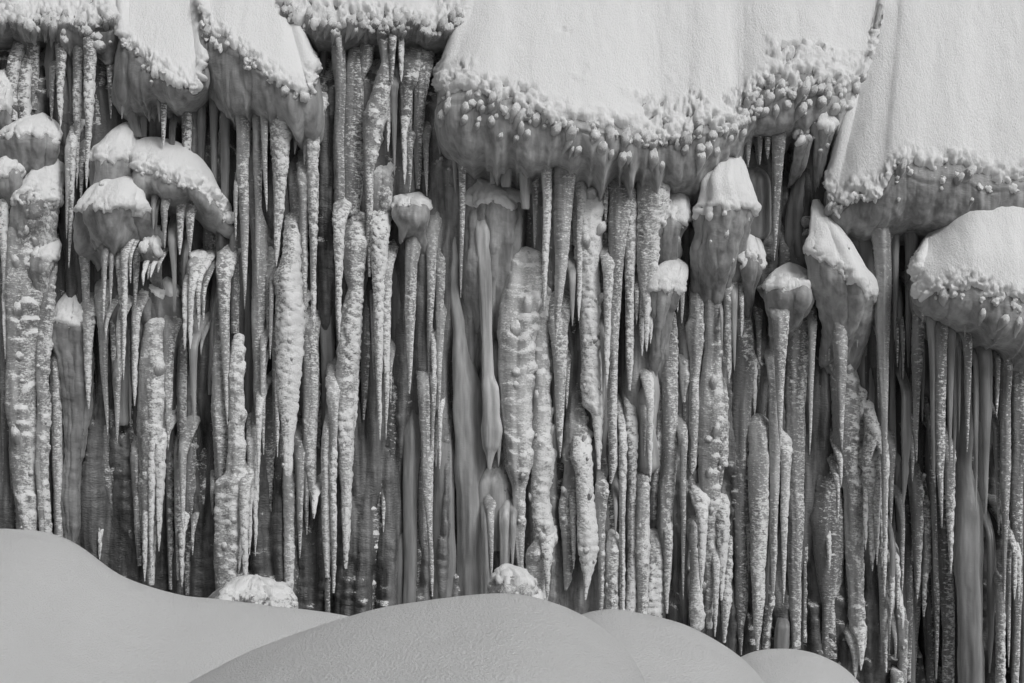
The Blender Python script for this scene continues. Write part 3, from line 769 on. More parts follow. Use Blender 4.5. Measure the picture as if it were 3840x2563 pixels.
zone('under the domed left snow cap', -.85, cols=[
    ('A1 1450 505 570, B1 0 500 570, 300 535 585, 600 550 592', 'r', F(d=-.6)), ('B1 300 600 680, 700 620 720, 1000 625 730, 1300 645 800, 1568 665 805, C1 300 690 805, 500 720 806, 860 765 820', 'r', F(d=-.3, tone=.8, tip=False)),
    ('B1 350 700 800, 700 720 860, 1000 740 860, 1300 760 850', 's', F(d=-.35, tone=.8))],
    ice=[('B1', 683, 90, 38, 676, 626, 'r'), ('B1', 728, 90, 28, 725, 532, 'r'), ('B1', 768, 90, 48, 803, 640, 'f'), ('B1', 812, 80, 44, 806, 1000, 'f'), ('B1', 857, 100, 22, 857, 370, 'r'), ('B1', 886, 60, 52, 882, 560, 'r', F(d=-.9)),
         ('B1', 886, 520, 52, 877, 1172, 'f', F(d=-.9, fr=-.12)), ('B1', 660, 420, 70, 700, 1366, 'r', F(d=-.7)), ('B1', 690, 560, 24, 692, 742, 'r'), ('B1', 738, 560, 50, 745, 1118, 'r', F(d=-.6)), ('B1', 778, 560, 40, 781, 1020, 'r'), ('B1', 762, 900, 52, 765, 1416, 'r', F(d=-.6)),
         ('B1', 852, 560, 40, 851, 1300, 's', F(d=-.5)), ('B1', 575, 540, 66, 581, 1192, 'f', F(d=-.75, fr=-.15))])
zone('under the little snow cone', -.85, ice=[('B1', 936, 215, 22, 936, 386, 'f'), ('B1', 963, 222, 18, 965, 346, 'f'), ('B1', 982, 222, 18, 982, 332, 'f'), ('B1', 1026, 200, 26, 1030, 300, 'r')])
zone('at the far left above the broad mound', -.45, cols=[
    ('A1 1400 70 330, B1 0 70 250, 200 60 280, 500 50 272, 800 55 242, 1000 55 232, 1300 68 232, 1568 75 230, C1 200 95 230, 400 110 232, 640 120 240', 'k', F(d=-.7, nubs=70, tip=False, fr=.05)),
    ('B1 60 310 348, 300 300 362, 700 240 335, 1000 240 312, 1568 238 312, C1 300 250 322, 650 262 328', 'k', F(d=-.6, nubs=50, tip=False)),
    ('B1 780 330 390, 1300 335 400, 1568 342 405, C1 300 352 406, 680 358 406', 'r', F(d=-.5, tip=False, fr=.08)),
    ('B1 200 0 45, 1000 0 50, C1 0 0 50, 300 10 70, 640 20 80', 'r', F(d=-.4, tone=.7, tip=False)),
    ('B1 1350 40 75, C1 0 55 80, 250 70 110, 620 80 118', 'r', F(d=-.35, tone=.7, tip=False)),
    ('B1 0 370 420, 500 360 410, 800 350 420', 's', F(d=-.2, tone=.6)), ('B1 1300 540 660, C1 0 520 680, 300 530 690, 780 560 700', 'r', F(d=.0, tone=.55, tip=False))],
    ice=[('A1', 22, 1260, 56, 36, 866, 'f', F(t2='B1')), ('A1', 470, 850, 42, 450, 272, 'f', F(t2='B1')), ('A1', 440, 900, 34, 437, 1560, 'r'), ('A1', 530, 980, 44, 528, 1330, 'r'), ('C1', 650, 540, 24, 652, 760, 'f', F(d=-.4))], tone=.95)
zone('above the dip beside the broad mound', -.35, cols=[
    ('B1 570 980 1070, 620 925 1100, 800 920 1090, 1000 910 1085, 1300 905 1062, 1568 920 1038, C1 300 915 1010, 600 935 1006, 925 962 1002', 'k', F(d=-.7, nubs=40, fr=.08)),
    ('B1 1420 850 920, C1 0 858 928, 300 870 922, 600 885 935, 800 904 922', 'r', F(d=-.5)),
    ('C1 0 1205 1262, 500 1195 1282, 780 1205 1265, 990 1215 1245', 'r', F(d=-.4, tone=.75)),
    ('C1 60 1080 1130, 400 1085 1125, 955 1105 1122', 'k', F(d=-.45, tone=.8)),
    ('C1 0 1130 1180, 500 1140 1185, 895 1158 1170', 'r', F(d=-.5)),
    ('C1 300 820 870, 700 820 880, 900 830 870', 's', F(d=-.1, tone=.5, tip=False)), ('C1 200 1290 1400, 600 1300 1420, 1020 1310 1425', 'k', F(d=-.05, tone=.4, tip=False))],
    ice=[('B1', 998, 915, 66, 985, 900, 'f', F(t2='C1', d=-1.0)), ('B1', 1045, 1350, 66, 1040, 706, 'f', F(t2='C1', d=-.8)), ('C1', 945, 420, 34, 946, 902, 'f', F(d=-.9)), ('C1', 1192, 0, 54, 1196, 596, 'r', F(d=-.75)), ('C1', 1186, 520, 30, 1188, 936, 'f'), ('C1', 1262, 520, 26, 1262, 730, 'r')])
zone('above the snow-covered boulder', -.45, cols=[
    ('B1 690 1510 1570, 850 1500 1586, 1100 1500 1592, 1400 1498 1600, 1568 1485 1602, C1 200 1485 1615, 240 1415 1618, 500 1415 1565, 800 1420 1548, 1010 1430 1530', 'k', F(d=-.95, nubs=46, fr=.1, tip=False)),
    ('B1 300 1395 1430, 800 1400 1450, 1200 1385 1490, 1568 1405 1490, C1 240 1412 1490', 'r', F(d=-.6)),
    ('A1 1450 1500 1560, B1 300 1510 1560, 700 1510 1560', 'r', F(d=-.35, tone=.7)), ('B1 200 1590 1640, 800 1600 1650, 1500 1600 1660', 's', F(d=-.2, tone=.75)),
    ('B1 230 1390 1420, 700 1360 1400, 1100 1360 1390', 's', F(d=-.4, tone=.8))],
    ice=[('B1', 1455, 230, 78, 1486, 1302, 'r', F(d=-.85, fr=.1)), ('C1', 1592, 200, 72, 1602, 945, 'f', F(d=-1.0)), ('B1', 1640, 1350, 46, 1632, 732, 'f', F(t2='C1')), ('B1', 1664, 1300, 40, 1668, 737, 'f', F(t2='C1', d=-.9)), ('B1', 1692, 1100, 36, 1686, 250, 'f', F(t2='C1', d=-.95)), ('C1', 1385, 230, 30, 1386, 470, 'r'), ('C1', 1556, 560, 40, 1558, 850, 'f')])
zone('in the bright frosted cluster left of centre', -.5, cols=[
    ('B2 0 195 292, 150 200 300, 260 180 296, 330 138 296, 400 150 296, 560 162 316, 700 165 316, 900 170 306, 1100 180 296, 1250 190 276, 1400 195 255, 1568 198 256, C2 120 205 250, 212 212 245', 'f', F(d=-.85, nubs=60, fr=.12)),
    ('B2 680 320 426, 900 325 420, 1200 325 415, 1568 335 405, C2 200 352 406, 370 375 402, 490 390 400', 'r', F(d=-.55, fr=.05)),
    ('B2 1230 460 510, 1400 445 500, 1568 440 498, C2 400 445 497, 700 455 495, 875 470 490', 'f', F(d=-.85)),
    ('B2 1000 470 550, 1300 500 545, C2 300 500 540, 700 508 540, 978 516 530', 'f', F(d=-.75, fr=-.15)),
    ('A2 1100 215 300, B2 0 260 300, 300 270 310', 'r', F(d=-.4)), ('C2 150 195 272, 400 205 266, 700 205 262, 1085 205 252', 'k', F(d=-.6, fr=.1, tip=False)),
    ('C2 0 250 330, 400 270 330, 600 280 330', 's', F(d=-.15, tone=.7))],
    ice=[('B2', 266, 700, 56, 262, 1350, 'f', F(d=-.95)), ('B2', 290, 560, 44, 286, 1116, 'f', F(d=-.95)), ('B2', 104, 230, 50, 89, 672, 'r'), ('B2', 118, 300, 36, 110, 866, 'r'), ('B2', 148, 620, 54, 140, 1500, 'r', F(d=-.7)), ('B2', 158, 900, 30, 156, 90, 'f', F(t2='C2')), ('B2', 60, 850, 36, 67, 1492, 'r'),
         ('C2', 300, 0, 62, 306, 752, 'r', F(d=-.6)), ('C2', 346, 0, 54, 350, 597, 'r', F(d=-.65)), ('C2', 396, 340, 30, 397, 492, 'f')])
zone('left of the dark central curtain', -.45, cols=[
    ('B2 0 600 742, 200 580 742, 350 600 715, 400 622 712, 500 590 700, 540 572 696, 800 560 682, 1000 540 652, 1300 535 640, 1568 550 630, C2 300 570 630, 500 575 626, 650 582 620, 820 598 610', 'f', F(d=-.7, fr=-.08, nubs=14)),
    ('B2 340 715 762, 680 705 766, 900 705 768, 1100 710 746, 1262 717 728', 'k', F(d=-.3, tone=.75, nubs=30)),
    ('B2 740 640 680, 1000 635 680, 1200 645 675, 1312 652 664', 'k', F(d=-.75, fr=.1)),
    ('A2 1030 820 906, 1200 785 900, 1400 780 892, 1568 780 860, B2 300 780 900, 800 840 890', 'r', F(d=-.35))],
    ice=[('B2', 812, -40, 92, 825, 1397, 'f', F(d=-1.0, bulge=.6)), ('B2', 872, 200, 56, 866, 1392, 'f', F(d=-.8, fr=-.1)), ('B2', 893, 860, 30, 897, 1150, 'r'), ('B2', 782, 480, 36, 793, 1000, 'r', F(d=-.7)), ('B2', 560, -100, 60, 560, 746, 'f', F(d=-.95, fr=-.1))])
zone('in the dark central curtain', -.25, cols=[
    ('A2 1430 940 990, B2 0 990 1106, 150 990 1090, 250 990 1068, 600 995 1056, 900 1005 1036, 1095 1014 1022', 'r', F(d=-.75)),
    ('B2 50 900 960, 400 900 985, 700 905 992, 1200 930 980, 1500 935 972, C2 200 940 965, 500 948 956', 's', F(d=-.1, tone=.65)),
    ('C2 -150 985 1095, 300 985 1072, 600 985 1066, 900 988 1062, 1080 985 1064', 's', F(d=-.45, tone=.85, tip=False)),
    ('B2 1000 1070 1180, C2 0 1100 1166, 300 1105 1166, 550 1135 1168, 800 1150 1178, 1000 1164 1172', 'r', F(d=-.7)),
    ('B2 1350 1190 1310, C2 0 1190 1312, 500 1190 1330, 1040 1180 1342', 's', F(d=-.1, tone=.8, tip=False)),
    ('B2 0 1255 1345, 400 1262 1345, 700 1300 1395, 1080 1310 1500, 1300 1305 1500, 1568 1310 1512, C2 300 1330 1490, 600 1335 1490, 1020 1345 1520', 's', F(d=-.3, tip=False)),
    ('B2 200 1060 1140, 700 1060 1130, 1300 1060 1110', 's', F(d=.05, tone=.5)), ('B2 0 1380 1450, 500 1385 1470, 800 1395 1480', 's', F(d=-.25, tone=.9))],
    ice=[('B2', 1170, -20, 72, 1145, 1062, 'r', F(d=-.6)), ('B2', 1176, 700, 40, 1178, 1092, 'f'), ('B2', 1225, 180, 66, 1207, 950, 'r', F(d=-.55)), ('B2', 1222, 560, 50, 1210, 1226, 'r', F(d=-.5)), ('B2', 1180, 980, 36, 1166, 1450, 'r'), ('C2', 1190, -180, 24, 1193, 152, 'f'), ('C2', 1218, -220, 24, 1218, 166, 'f'),
         ('A2', 1372, 780, 50, 1355, 466, 'r', F(t2='B2', d=-.95)), ('A2', 1310, 820, 52, 1319, 1262, 's'), ('A2', 1212, 820, 40, 1218, 1010, 's'), ('A2', 1130, 880, 34, 1135, 1282, 'r'), ('A2', 1250, 830, 40, 1245, 1000, 's')])
zone('on the elephant-shaped ice near centre', -.35, cols=[
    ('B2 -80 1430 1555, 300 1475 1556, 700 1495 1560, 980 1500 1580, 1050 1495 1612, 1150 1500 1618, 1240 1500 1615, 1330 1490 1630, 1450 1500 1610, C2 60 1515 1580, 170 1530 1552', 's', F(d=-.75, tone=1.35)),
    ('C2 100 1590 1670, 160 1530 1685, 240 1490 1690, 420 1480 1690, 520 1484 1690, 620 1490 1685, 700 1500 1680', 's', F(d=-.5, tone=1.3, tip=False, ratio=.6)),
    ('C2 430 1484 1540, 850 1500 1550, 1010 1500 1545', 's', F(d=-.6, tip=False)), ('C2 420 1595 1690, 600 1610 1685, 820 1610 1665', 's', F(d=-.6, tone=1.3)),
    ('B2 750 1560 1600, 860 1565 1615, 960 1560 1620, 1020 1550 1600', 's', F(d=-.45)), ('A2 880 1600 1700, 1100 1610 1690, 1225 1615 1680', 's', F(d=-.95)), ('A2 900 1540 1610, 1205 1550 1590', 's', F(d=-.9))],
    ice=[('C2', 1548, 400, 56, 1557, 885, 'r', F(d=-.9)), ('C2', 1695, 440, 40, 1690, 830, 's'), ('B2', 1640, -60, 50, 1630, 826, 'r', F(d=-.6)), ('B2', 1605, 1250, 40, 1600, 1568, 's')])
zone('in the bright central group', -.5, cols=[  # raised tone puts the centre's extra brightness into the column colour
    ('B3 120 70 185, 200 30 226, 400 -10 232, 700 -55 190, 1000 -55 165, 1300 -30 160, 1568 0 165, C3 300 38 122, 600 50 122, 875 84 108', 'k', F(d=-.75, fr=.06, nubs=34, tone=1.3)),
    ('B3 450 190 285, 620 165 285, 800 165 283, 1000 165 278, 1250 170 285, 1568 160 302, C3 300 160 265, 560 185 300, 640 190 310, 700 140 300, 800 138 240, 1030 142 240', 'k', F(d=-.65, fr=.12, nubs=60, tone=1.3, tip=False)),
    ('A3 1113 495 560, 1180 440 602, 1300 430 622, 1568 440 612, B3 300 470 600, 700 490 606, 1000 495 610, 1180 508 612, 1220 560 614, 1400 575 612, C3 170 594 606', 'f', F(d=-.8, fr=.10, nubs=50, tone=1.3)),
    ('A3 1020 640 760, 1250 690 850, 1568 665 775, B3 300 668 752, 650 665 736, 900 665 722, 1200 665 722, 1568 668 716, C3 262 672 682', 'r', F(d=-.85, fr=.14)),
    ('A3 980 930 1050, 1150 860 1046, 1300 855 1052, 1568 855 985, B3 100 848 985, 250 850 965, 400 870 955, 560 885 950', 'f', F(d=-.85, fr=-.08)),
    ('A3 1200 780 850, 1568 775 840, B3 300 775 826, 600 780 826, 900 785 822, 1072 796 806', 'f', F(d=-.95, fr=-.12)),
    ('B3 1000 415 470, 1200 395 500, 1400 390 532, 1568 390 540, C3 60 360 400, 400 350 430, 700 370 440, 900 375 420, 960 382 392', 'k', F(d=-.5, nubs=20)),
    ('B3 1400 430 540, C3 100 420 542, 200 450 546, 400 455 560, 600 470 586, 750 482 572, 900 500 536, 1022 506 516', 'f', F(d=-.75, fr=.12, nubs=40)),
    ('A3 940 60 140, 1100 80 150, 1370 100 150', 's', F(d=-.95)), ('A3 930 -20 40, 1225 -5 30', 's', F(d=-.8)), ('A3 960 600 700, 1250 620 690, B3 0 600 660, 600 610 650', 'k', F(d=-.4, nubs=30)),
    ('B3 500 250 300, 900 280 300, C3 0 320 350, 1060 340 380', 's', F(d=-.1, tip=False)), ('B3 100 400 440, 500 400 440, 900 410 490', 's', F(d=-.3))],
    ice=[('A3', 188, 880, 60, 184, 140, 'r', F(t2='B3', d=-.9)), ('A3', 262, 880, 70, 246, 552, 'f', F(t2='B3', d=-1.1, fr=-.08)), ('A3', 400, 900, 150, 326, 747, 'r', F(t2='B3', d=-1.1, bulge=1.0)), ('A3', 480, 1180, 60, 470, 616, 'f', F(t2='B3', d=-1.05)),
         ('B3', 348, 560, 116, 347, 1510, 'r', F(d=-.85, nubs=14, fr=.08)), ('B3', 394, 880, 36, 390, 1192, 'r', F(d=-.7)), ('B3', 656, 200, 56, 655, 1056, 'f', F(d=-.95)), ('B3', 888, 360, 46, 883, 846, 'f', F(d=-.95)), ('B3', 918, 380, 44, 915, 816, 'f', F(d=-1.0)), ('B3', 944, 260, 56, 940, 766, 'f', F(d=-.95)), ('B3', 854, 330, 36, 850, 640, 'r'),
         ('B3', 632, 660, 36, 632, 1230, 's'), ('C3', 266, 640, 60, 266, 1032, 'f', F(d=-.9)), ('C3', 434, 300, 40, 438, 822, 'f', F(d=-.7)), ('B3', 430, 250, 50, 428, 650, 's'), ('A3', 645, 1200, 34, 648, 1460, 'f')])
zone('above the sloping mound right of centre', -.45, cols=[
    ('B3 850 945 992, 1030 900 992, 1100 860 990, 1300 850 962, 1568 860 1002, C3 200 870 960', 's', F(d=-.5)),
    ('C3 215 590 652, 300 580 656, 500 580 640, 700 595 636, 1100 600 626', 'k', F(d=-.7, fr=.08, nubs=30, tip=False)), ('C3 570 660 715, 620 650 738, 700 640 742, 900 650 722, 1110 650 722', 'k', F(d=-.8, fr=.2, nubs=44, tip=False)),
    ('B3 1300 735 782, C3 0 735 780, 300 740 778, 600 740 772, 1100 745 770', 'f', F(d=-.8, fr=-.05, tip=False)), ('B3 1200 780 838, C3 0 780 842, 300 790 842, 700 790 842, 1120 775 832', 'f', F(d=-.7, tip=False)),
    ('C3 250 850 925, 700 840 922, 1130 860 912', 'k', F(d=-.6, nubs=50, fr=.1, tip=False)), ('C3 560 930 1008, 900 910 1012, 1150 905 998', 'f', F(d=-.6, tip=False)),
    ('B3 540 1040 1112, 700 1020 1116, 1000 1010 1106, 1300 1015 1102, 1568 1010 1102, C3 300 990 1092, 600 1000 1085, 900 1010 1070', 'r', F(d=-.35, tone=.8)),
    ('C3 465 1032 1075, 560 1025 1086, 700 1025 1080, 900 1025 1066, 1112 1044 1052', 'f', F(d=-.7)),
    ('B3 400 960 1060, 800 965 1030, 1300 970 1010, C3 100 930 1000, 500 935 980', 'k', F(d=-.25, tone=.8, nubs=50)), ('C3 200 690 730, 500 695 725, 600 700 715', 's', F(d=-.3)),
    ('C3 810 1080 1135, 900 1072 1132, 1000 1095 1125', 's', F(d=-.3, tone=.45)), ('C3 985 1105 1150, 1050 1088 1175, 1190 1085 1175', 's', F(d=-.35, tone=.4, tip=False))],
    ice=[('B3', 900, 1180, 34, 898, 1500, 'r'), ('B3', 932, 1050, 44, 936, 250, 'f', F(t2='C3', d=-.85)), ('C3', 710, 330, 30, 708, 600, 's'), ('B3', 1118, 380, 22, 1117, 562, 'r'), ('B3', 1150, 380, 40, 1141, 632, 'r'), ('C3', 1155, -80, 44, 1152, 1022, 'r', F(d=-.7))])
zone('below the snow pyramid', -.4, cols=[
    ('B3 390 1205 1280, 440 1198 1282, 600 1192 1280, 650 1170 1288, 750 1180 1282, 850 1200 1270, 1000 1200 1252, 1300 1190 1250, 1568 1195 1240, C3 200 1206 1216', 'r', F(d=-.7, fr=.1)),
    ('A3 1500 1240 1400, B3 200 1260 1400, 400 1290 1402, 600 1280 1402, 800 1290 1396, 1100 1255 1392, 1300 1255 1400, 1568 1250 1372, C3 300 1260 1382, 500 1290 1372, 700 1300 1372, 1000 1295 1352, 1210 1308 1335', 'k', F(d=-.5, nubs=50, fr=.02)),
    ('B3 960 1392 1432, 1050 1380 1442, 1568 1375 1442, C3 100 1380 1440', 'k', F(d=-.55, nubs=20)),
    ('B3 600 1490 1600, 1000 1485 1612, 1568 1490 1602, C3 0 1490 1592, 400 1485 1582, 800 1490 1562, 1050 1490 1562, 1200 1505 1546, 1382 1526 1534', 'r', F(d=-.45, tone=.7)),
    ('C3 320 1392 1440, 400 1380 1456, 600 1375 1440, 800 1385 1422, 1026 1396 1404', 'f', F(d=-.75)), ('C3 480 1440 1478, 800 1410 1466, 1050 1405 1456, 1302 1414 1428', 'f', F(d=-.6, fr=-.1)),
    ('C3 495 1185 1240, 560 1170 1252, 680 1190 1242, 900 1195 1262, 1100 1190 1286, 1220 1200 1276', 'k', F(d=-.7, fr=.15, nubs=50)),
    ('B3 870 1130 1200, 1000 1130 1190, 1150 1150 1160', 'k', F(d=-.6, nubs=20)), ('B3 380 1140 1165, 900 1145 1180, 1500 1150 1195, C3 300 1180 1240', 'r', F(d=-.3, tone=.7)),
    ('B3 450 1430 1500, 1000 1440 1490, 1568 1440 1490, C3 500 1450 1480', 's', F(d=-.1, tone=.6))],
    ice=[('B3', 1452, 370, 66, 1450, 1022, 'f', F(d=-.8, fr=-.12)), ('B3', 1490, 380, 44, 1487, 946, 's', F(d=-.7)), ('B3', 1535, 400, 30, 1535, 722, 'f'), ('C3', 1412, -120, 66, 1395, 312, 'r', F(d=-.8)), ('C3', 1278, 400, 60, 1271, 962, 'f', F(d=-.9)), ('C3', 1368, 700, 40, 1361, 1262, 'f', F(d=-.75)),
         ('B3', 1650, 560, 36, 1650, 1082, 'r', F(d=-.5)), ('B3', 1618, 880, 34, 1619, 1232, 'f', F(d=-.5)), ('C3', 1582, 500, 32, 1582, 848, 'r'), ('B3', 1408, 500, 22, 1408, 802, 's'), ('B3', 1232, 100, 30, 1232, 400, 's')])
zone('below the upper right overhang', -.35, cols=[
    ('A3 1070 1612 1680, 1150 1580 1722, 1300 1590 1732, 1568 1560 1722', 's', F(d=-.4, tone=.7)), ('A4 700 100 230, 900 100 215, 1000 110 190', 's', F(d=-.7, tone=.9)), ('A4 850 220 470, 1100 230 450, 1350 200 390, 1568 180 380, B4 250 200 370', 's', F(d=-.1, tone=.6)),
    ('A4 900 0 60, 1200 20 90, B4 0 30 130, 600 30 120', 's', F(d=0, tone=.55)), ('A4 1395 300 380, 1450 275 388, 1490 290 385', 's', F(d=-.5, tone=1.0, fr=.35)), ('A4 1485 330 375, 1520 300 377, B4 60 290 370', 's', F(d=-.5, fr=.3))],
    ice=[('A3', 1580, 790, 60, 1575, 1092, 'r'), ('A3', 1640, 800, 72, 1640, 1084, 'r'), ('A3', 1708, 810, 50, 1702, 1042, 'r'), ('A4', 20, 800, 40, 15, 1080, 'r'), ('A4', 140, 800, 88, 115, 222, 'r', F(t2='B4', d=-.9)), ('A4', 512, 830, 62, 498, 1082, 's', F(d=-.6)), ('A4', 65, 820, 40, 60, 1030, 'r')], tone=.75)
zone('below the huge upper right slope', -.6, cols=[
    ('A4 1300 470 620, 1568 560 720, B4 200 640 740, 600 690 770', 's', F(d=-.6)), ('A4 1100 900 1010, 1568 960 1050, B4 300 960 1032, 550 965 1008, 700 970 1000, 922 982 990', 's', F(d=-1.1)),
    ('A4 1050 1000 1120, 1400 1010 1110, B4 0 1030 1090', 's', F(d=-1.0)), ('A4 1200 720 860, B4 0 740 852, 300 770 860, 600 780 856, 900 790 852, 1300 815 852, 1568 820 846, C4 600 824 838', 'r', F(d=-1.2, fr=-.15)),
    ('A4 1100 1120 1260, 1400 1060 1180', 's', F(d=-.95)), ('A4 1250 850 940, B4 100 860 930, 700 860 900, 1100 860 900, 1568 850 910', 's', F(d=-.6, tone=.7)), ('B4 400 1010 1086, 850 1010 1076, 1000 1015 1062, 1200 1020 1052, 1530 1034 1042', 'r', F(d=-1.2)),
    ('A4 1300 640 780, B4 100 620 760, 500 680 770', 's', F(d=-.8, tone=.7))],
    ice=[('A4', 1276, 1080, 30, 1276, 1282, 'r', F(d=-1.7)), ('A4', 1320, 1080, 26, 1317, 1312, 'r', F(d=-1.7)), ('A4', 881, 1020, 34, 878, 1252, 'r', F(d=-1.65)), ('A4', 672, 1300, 22, 672, 1416, 's', F(d=-1.4)), ('B4', 870, -60, 48, 873, 456, 'r'), ('B4', 906, 0, 52, 895, 752, 's'), ('B4', 912, 560, 28, 912, 916, 'r'), ('B4', 932, 400, 40, 930, 1006, 's'), ('B4', 951, 600, 30, 950, 1002, 'r'), ('B4', 798, 640, 40, 792, 1186, 'r', F(d=-1.35)), ('B4', 1078, 400, 28, 1078, 626, 'r', F(d=-1.9)), ('B4', 1075, 700, 30, 1081, 1272, 's')], tone=.85)
zone('below the leaning snow wedge', -.5, cols=[
    ('B4 520 185 365, 900 195 332, 1200 205 312, 1568 165 306, C4 300 180 302, 550 200 296, 800 205 292, 1340 225 276', 'r', F(d=-.6, tip=False, tone=.85)),
    ('B4 480 590 770, 900 500 640, 1200 490 690, 1568 520 692, C4 300 570 692, 600 580 692, 1000 605 692, 1300 620 706, 1400 625 690', 'k', F(d=-.55, nubs=20, tone=.85)),
    ('B4 540 640 780, 1000 640 770, 1400 680 780', 's', F(d=-.45, tone=.7)), ('B4 900 70 150, 1568 80 140, C4 300 82 140, 700 90 130, 998 100 110', 'r', F(d=-.65)),
    ('B4 1220 -20 60, 1300 -60 90, 1500 -60 85, C4 50 -50 75, 400 -55 68, 700 -40 55, 1000 -35 45, 1220 -25 25, 1350 -6 6', 'r', F(d=-.7, fr=.12)),
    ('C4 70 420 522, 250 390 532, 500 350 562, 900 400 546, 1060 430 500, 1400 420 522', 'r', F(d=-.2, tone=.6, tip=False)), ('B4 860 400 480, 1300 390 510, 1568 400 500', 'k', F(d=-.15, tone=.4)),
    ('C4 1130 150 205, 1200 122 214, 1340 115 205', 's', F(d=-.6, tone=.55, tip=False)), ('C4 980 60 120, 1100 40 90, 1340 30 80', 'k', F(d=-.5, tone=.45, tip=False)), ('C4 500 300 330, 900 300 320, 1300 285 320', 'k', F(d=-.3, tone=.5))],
    ice=[('B4', 150, 500, 96, 148, 1442, 'r', F(d=-1.3, bulge=.85)), ('B4', 362, 540, 46, 342, 1492, 'r', F(d=-.8)), ('B4', 425, 420, 26, 425, 586, 's', F(d=-1.1)), ('B4', 440, 520, 26, 445, 880, 'r', F(d=-1.0)), ('B4', 471, 520, 26, 471, 882, 'r', F(d=-1.0)), ('B4', 533, 470, 112, 555, 1456, 'r', F(d=-1.25, bulge=.85)), ('B4', 655, 540, 30, 652, 790, 'r', F(d=-1.05)),
         ('C4', 186, 0, 60, 170, 1042, 'f', F(d=-.85)), ('C4', 544, 60, 30, 544, 292, 'f'), ('C4', 526, 200, 30, 526, 516, 'r'), ('C4', 640, 1300, 50, 640, 1535, 'f', F(d=-.7)), ('C4', 678, 1250, 46, 675, 1484, 'f', F(d=-.75)), ('C4', 466, 560, 26, 470, 820, 'f', F(d=-.6))])
zone('below the rounded cap at the right edge', -.7, cols=[
    ('B4 480 1090 1160, 800 1120 1168, 1200 1135 1166, 1568 1140 1166, C4 190 1144 1154', 's', F(d=-1.7)), ('B4 540 1150 1240, 1000 1165 1230, 1568 1170 1216, C4 250 1180 1212, 545 1200 1208', 'r', F(d=-1.85)),
    ('B4 600 1280 1330, 1000 1290 1400, 1568 1280 1400, C4 0 1280 1412, 400 1290 1462, 700 1290 1472, 1100 1300 1472, 1600 1310 1472', 's', F(d=-.9, tip=False, fr=.03)),
    ('B4 700 1585 1670, 1100 1590 1650, 1568 1590 1650, C4 400 1590 1640, 700 1600 1630, 1032 1611 1619', 'r', F(d=-1.5)), ('C4 780 1570 1592, 1000 1560 1612, 1600 1563 1612', 'f', F(d=-1.2, tip=False, fr=-.15)), ('B4 900 1670 1740, C4 0 1670 1742, 500 1660 1722, 1000 1670 1722, 1600 1670 1706', 'r', F(d=-1.0, tip=False)),
    ('C4 500 1490 1552, 900 1500 1562, 1300 1506 1540, 1500 1511 1520', 's', F(d=-.8, tone=.7)), ('B4 700 1430 1530, 1200 1460 1525, 1568 1470 1510, C4 300 1480 1505, 460 1486 1494', 's', F(d=-1.6)),
    ('B4 800 1620 1742, C4 300 1720 1790, 1600 1720 1800', 's', F(d=-.6, tone=.6, tip=False))],
    ice=[('B4', 1266, 560, 70, 1258, 152, 's', F(t2='C4', d=-1.7)), ('B4', 1296, 600, 46, 1283, 182, 's', F(t2='C4', d=-1.75)), ('B4', 1318, 680, 34, 1315, 1346, 's', F(d=-1.6)), ('B4', 1361, 480, 22, 1358, 732, 'r', F(d=-2.2)), ('B4', 1378, 640, 56, 1370, 1476, 'r', F(d=-1.75)), ('B4', 1567, 760, 44, 1562, 1242, 'r', F(d=-1.6)), ('B4', 1432, 740, 46, 1427, 442, 's', F(t2='C4', d=-1.5)), ('C4', 1640, 500, 40, 1643, 1462, 'r', F(d=-1.3)), ('C4', 1684, 600, 36, 1682, 1026, 'f', F(d=-1.3)), ('C4', 1708, 640, 32, 1708, 1030, 'f', F(d=-1.3)), ('B4', 1555, 1200, 40, 1580, 600, 'r', F(t2='C4', d=-1.2)), ('C4', 1258, 0, 66, 1263, 852, 'f', F(d=-1.2, fr=-.15))], tone=.7)
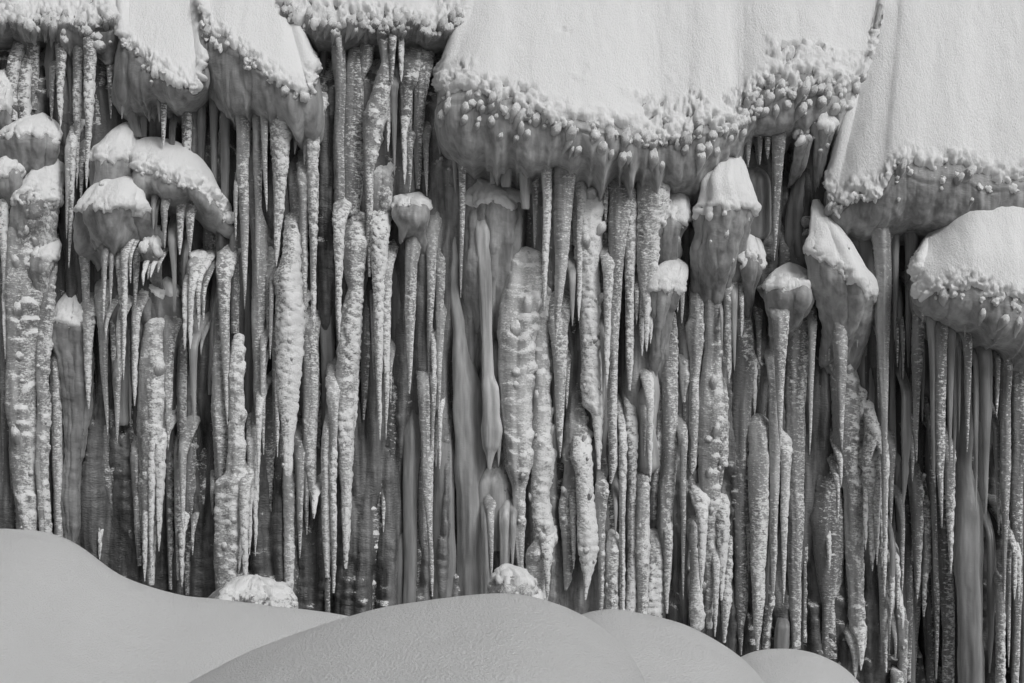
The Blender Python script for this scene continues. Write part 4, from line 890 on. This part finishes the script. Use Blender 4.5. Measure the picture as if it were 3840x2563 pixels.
zone('in the crowded curtain at lower right', -.5, cols=[
    ('B4 1235 712 790, 1350 705 802, 1568 690 782, C4 100 680 740, 160 690 720', 'f', F(d=-1.0, nubs=16, fr=-.05)), ('B4 1000 945 1010, 1400 945 1010, 1568 942 990, C4 150 945 980, 402 948 956', 's', F(d=-1.1)),
    ('C4 580 875 912, 700 870 908, 900 865 900', 's', F(d=-.8)), ('C4 1010 925 962, 1150 900 982, 1600 925 972', 'k', F(d=-.6, tip=False, nubs=30)), ('C4 200 980 1072, 500 1010 1076, 700 1020 1072, 900 1030 1060, 1022 1036 1044', 'k', F(d=-.6, tone=.65)), ('C4 300 1072 1122, 600 1080 1128, 800 1075 1130, 900 1075 1110, 1132 1082 1090', 'k', F(d=-.6, tone=.6)),
    ('B4 1200 1110 1145, C4 300 1125 1160, 600 1140 1172, 1000 1160 1192, 1300 1160 1185, 1542 1162 1170', 'r', F(d=-.7, tone=.7)), ('C4 0 1160 1290, 500 1165 1290, 900 1190 1282, 1300 1210 1282, 1600 1215 1282', 'r', F(d=-.3, tone=.6, tip=False)),
    ('C4 840 690 780, 1100 690 780, 1600 690 770', 's', F(d=-.2, tone=.5, tip=False)), ('C4 100 880 960, 600 920 980, 1000 980 1020', 's', F(d=-.2, tone=.6)), ('C4 700 780 830, 1100 800 850, 1300 815 850, 1496 830 840', 'f', F(d=-.7, fr=-.1)),
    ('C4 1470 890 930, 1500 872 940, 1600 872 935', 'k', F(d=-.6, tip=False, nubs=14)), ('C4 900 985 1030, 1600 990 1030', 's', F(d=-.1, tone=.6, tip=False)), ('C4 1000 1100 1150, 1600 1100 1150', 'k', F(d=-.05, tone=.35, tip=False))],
    ice=[('C4', 742, 100, 80, 748, 834, 'f', F(d=-1.0, fr=-.05)), ('C4', 782, 120, 46, 780, 796, 'f', F(d=-.9)), ('C4', 816, 120, 46, 815, 802, 'f', F(d=-.95)), ('C4', 836, 0, 44, 832, 1002, 'f', F(d=-1.05)), ('C4', 706, 200, 30, 708, 697, 'f', F(d=-.9)), ('C4', 878, -40, 50, 870, 552, 'r', F(d=-1.0)), ('C4', 1015, -20, 32, 1015, 252, 'r', F(d=-.9)), ('C4', 946, 400, 36, 942, 997, 'r'), ('C4', 880, 780, 34, 875, 1152, 'f'), ('C4', 894, 760, 30, 890, 1092, 'f'), ('C4', 912, 740, 30, 913, 1082, 'f'), ('C4', 1035, -100, 26, 1036, 120, 'r'), ('C4', 862, 1000, 26, 860, 1380, 'r'), ('C4', 904, 1180, 26, 904, 1416, 'r'), ('C4', 950, 1040, 26, 950, 1210, 'f', F(d=-.9))], tone=.85)
zone('on the ice steps beside central mound', -.15, cols=[
    ('C2 275 720 772, 330 670 822, 500 690 832, 700 700 822, 1100 710 802', 'k', F(tone=.6, tip=False, nubs=8, fr=-.1)), ('C2 420 630 680, 480 622 690, 540 630 690', 's', F(d=-.1, tone=.55)), ('C2 548 622 690, 620 618 702, 700 625 702', 's', F(d=-.15, tone=.55, fr=.1)),
    ('C2 700 615 675, 780 605 690, 1000 600 690, 1130 590 690', 'k', F(d=-.1, tone=.5, tip=False, nubs=24)), ('C2 742 815 836, 800 800 852, 1100 800 842', 'k', F(tone=.7, tip=False, nubs=14)), ('B2 1400 870 900, C2 300 870 905, 1090 860 892', 's', F(tone=.55, tip=False)),
    ('C2 0 640 780, 220 640 780, 300 640 700', 's', F(d=.1, tone=.5)), ('C2 180 800 860, 240 790 868, 500 820 870', 's', F(d=.05, tone=.55)), ('C2 880 465 500, 1110 468 500', 'r', F(d=-.4, tone=.6, tip=False))],
    ice=[('C2', 852, 360, 24, 851, 580, 'r', F(d=-.3, tone=.8)), ('C2', 930, -30, 40, 953, 500, 's', F(d=-.2))])

# thinner columns of the back curtain, seen between the larger ones
fr_ = random.Random(11)
BANDS = [(440, 'under the top left fringe'), (760, 'under the slanting left slope'), (1180, 'under the curved left slope'), (1640, 'under the dark knobby overhang'), (2080, 'under the left of the central slope'),
         (2500, 'under the middle of the central slope'), (2830, 'under the snow pyramid'), (3080, 'under the drip-ended ice bulb'), (3430, 'under the leaning snow wedge'), (9999, 'under the right edge cap')]
count = {}
for k in range(170):
    px = -30 + 3900 * (k + fr_.uniform(.1, .9)) / 170
    y0 = fr_.uniform(350, 1500) if k % 2 else fr_.uniform(1250, 2000)
    y1 = min(2620, y0 + fr_.uniform(500, 1300))
    w = fr_.uniform(22, 62)
    mid = [(y0 + (y1 - y0) * t, px + fr_.uniform(-8, 8) - w * q / 2, px + fr_.uniform(-8, 8) + w * q / 2) for t, q in ((0, .6), (.2, 1), (.5, .9), (.8, .6), (1, .12))]
    sty = 'rsksr'[k % 5]
    seed_i[0] += 10
    d = fr_.uniform(-.22, .0)
    P, fr, (cx, z, a) = loft(mid, d, sty, seed_i[0], bend=1.0, dz=.034, tip=True, flute=.2)
    o = surf_obj('ice_column', P, M_ICE, True, fr - .05, None, fr_.uniform(.35, .8), loc=(float(cx[0]), d, float(z[0])), ridge=RID[sty])
    band = next(n for x, n in BANDS if px < x)
    count[band] = count.get(band, 0) + 1
    tag(o, f"slim deep-set {LOOK[sty]} column, {ORD[count[band] - 1]} from left {band}", 'ice column', 'slim columns of the back curtain')
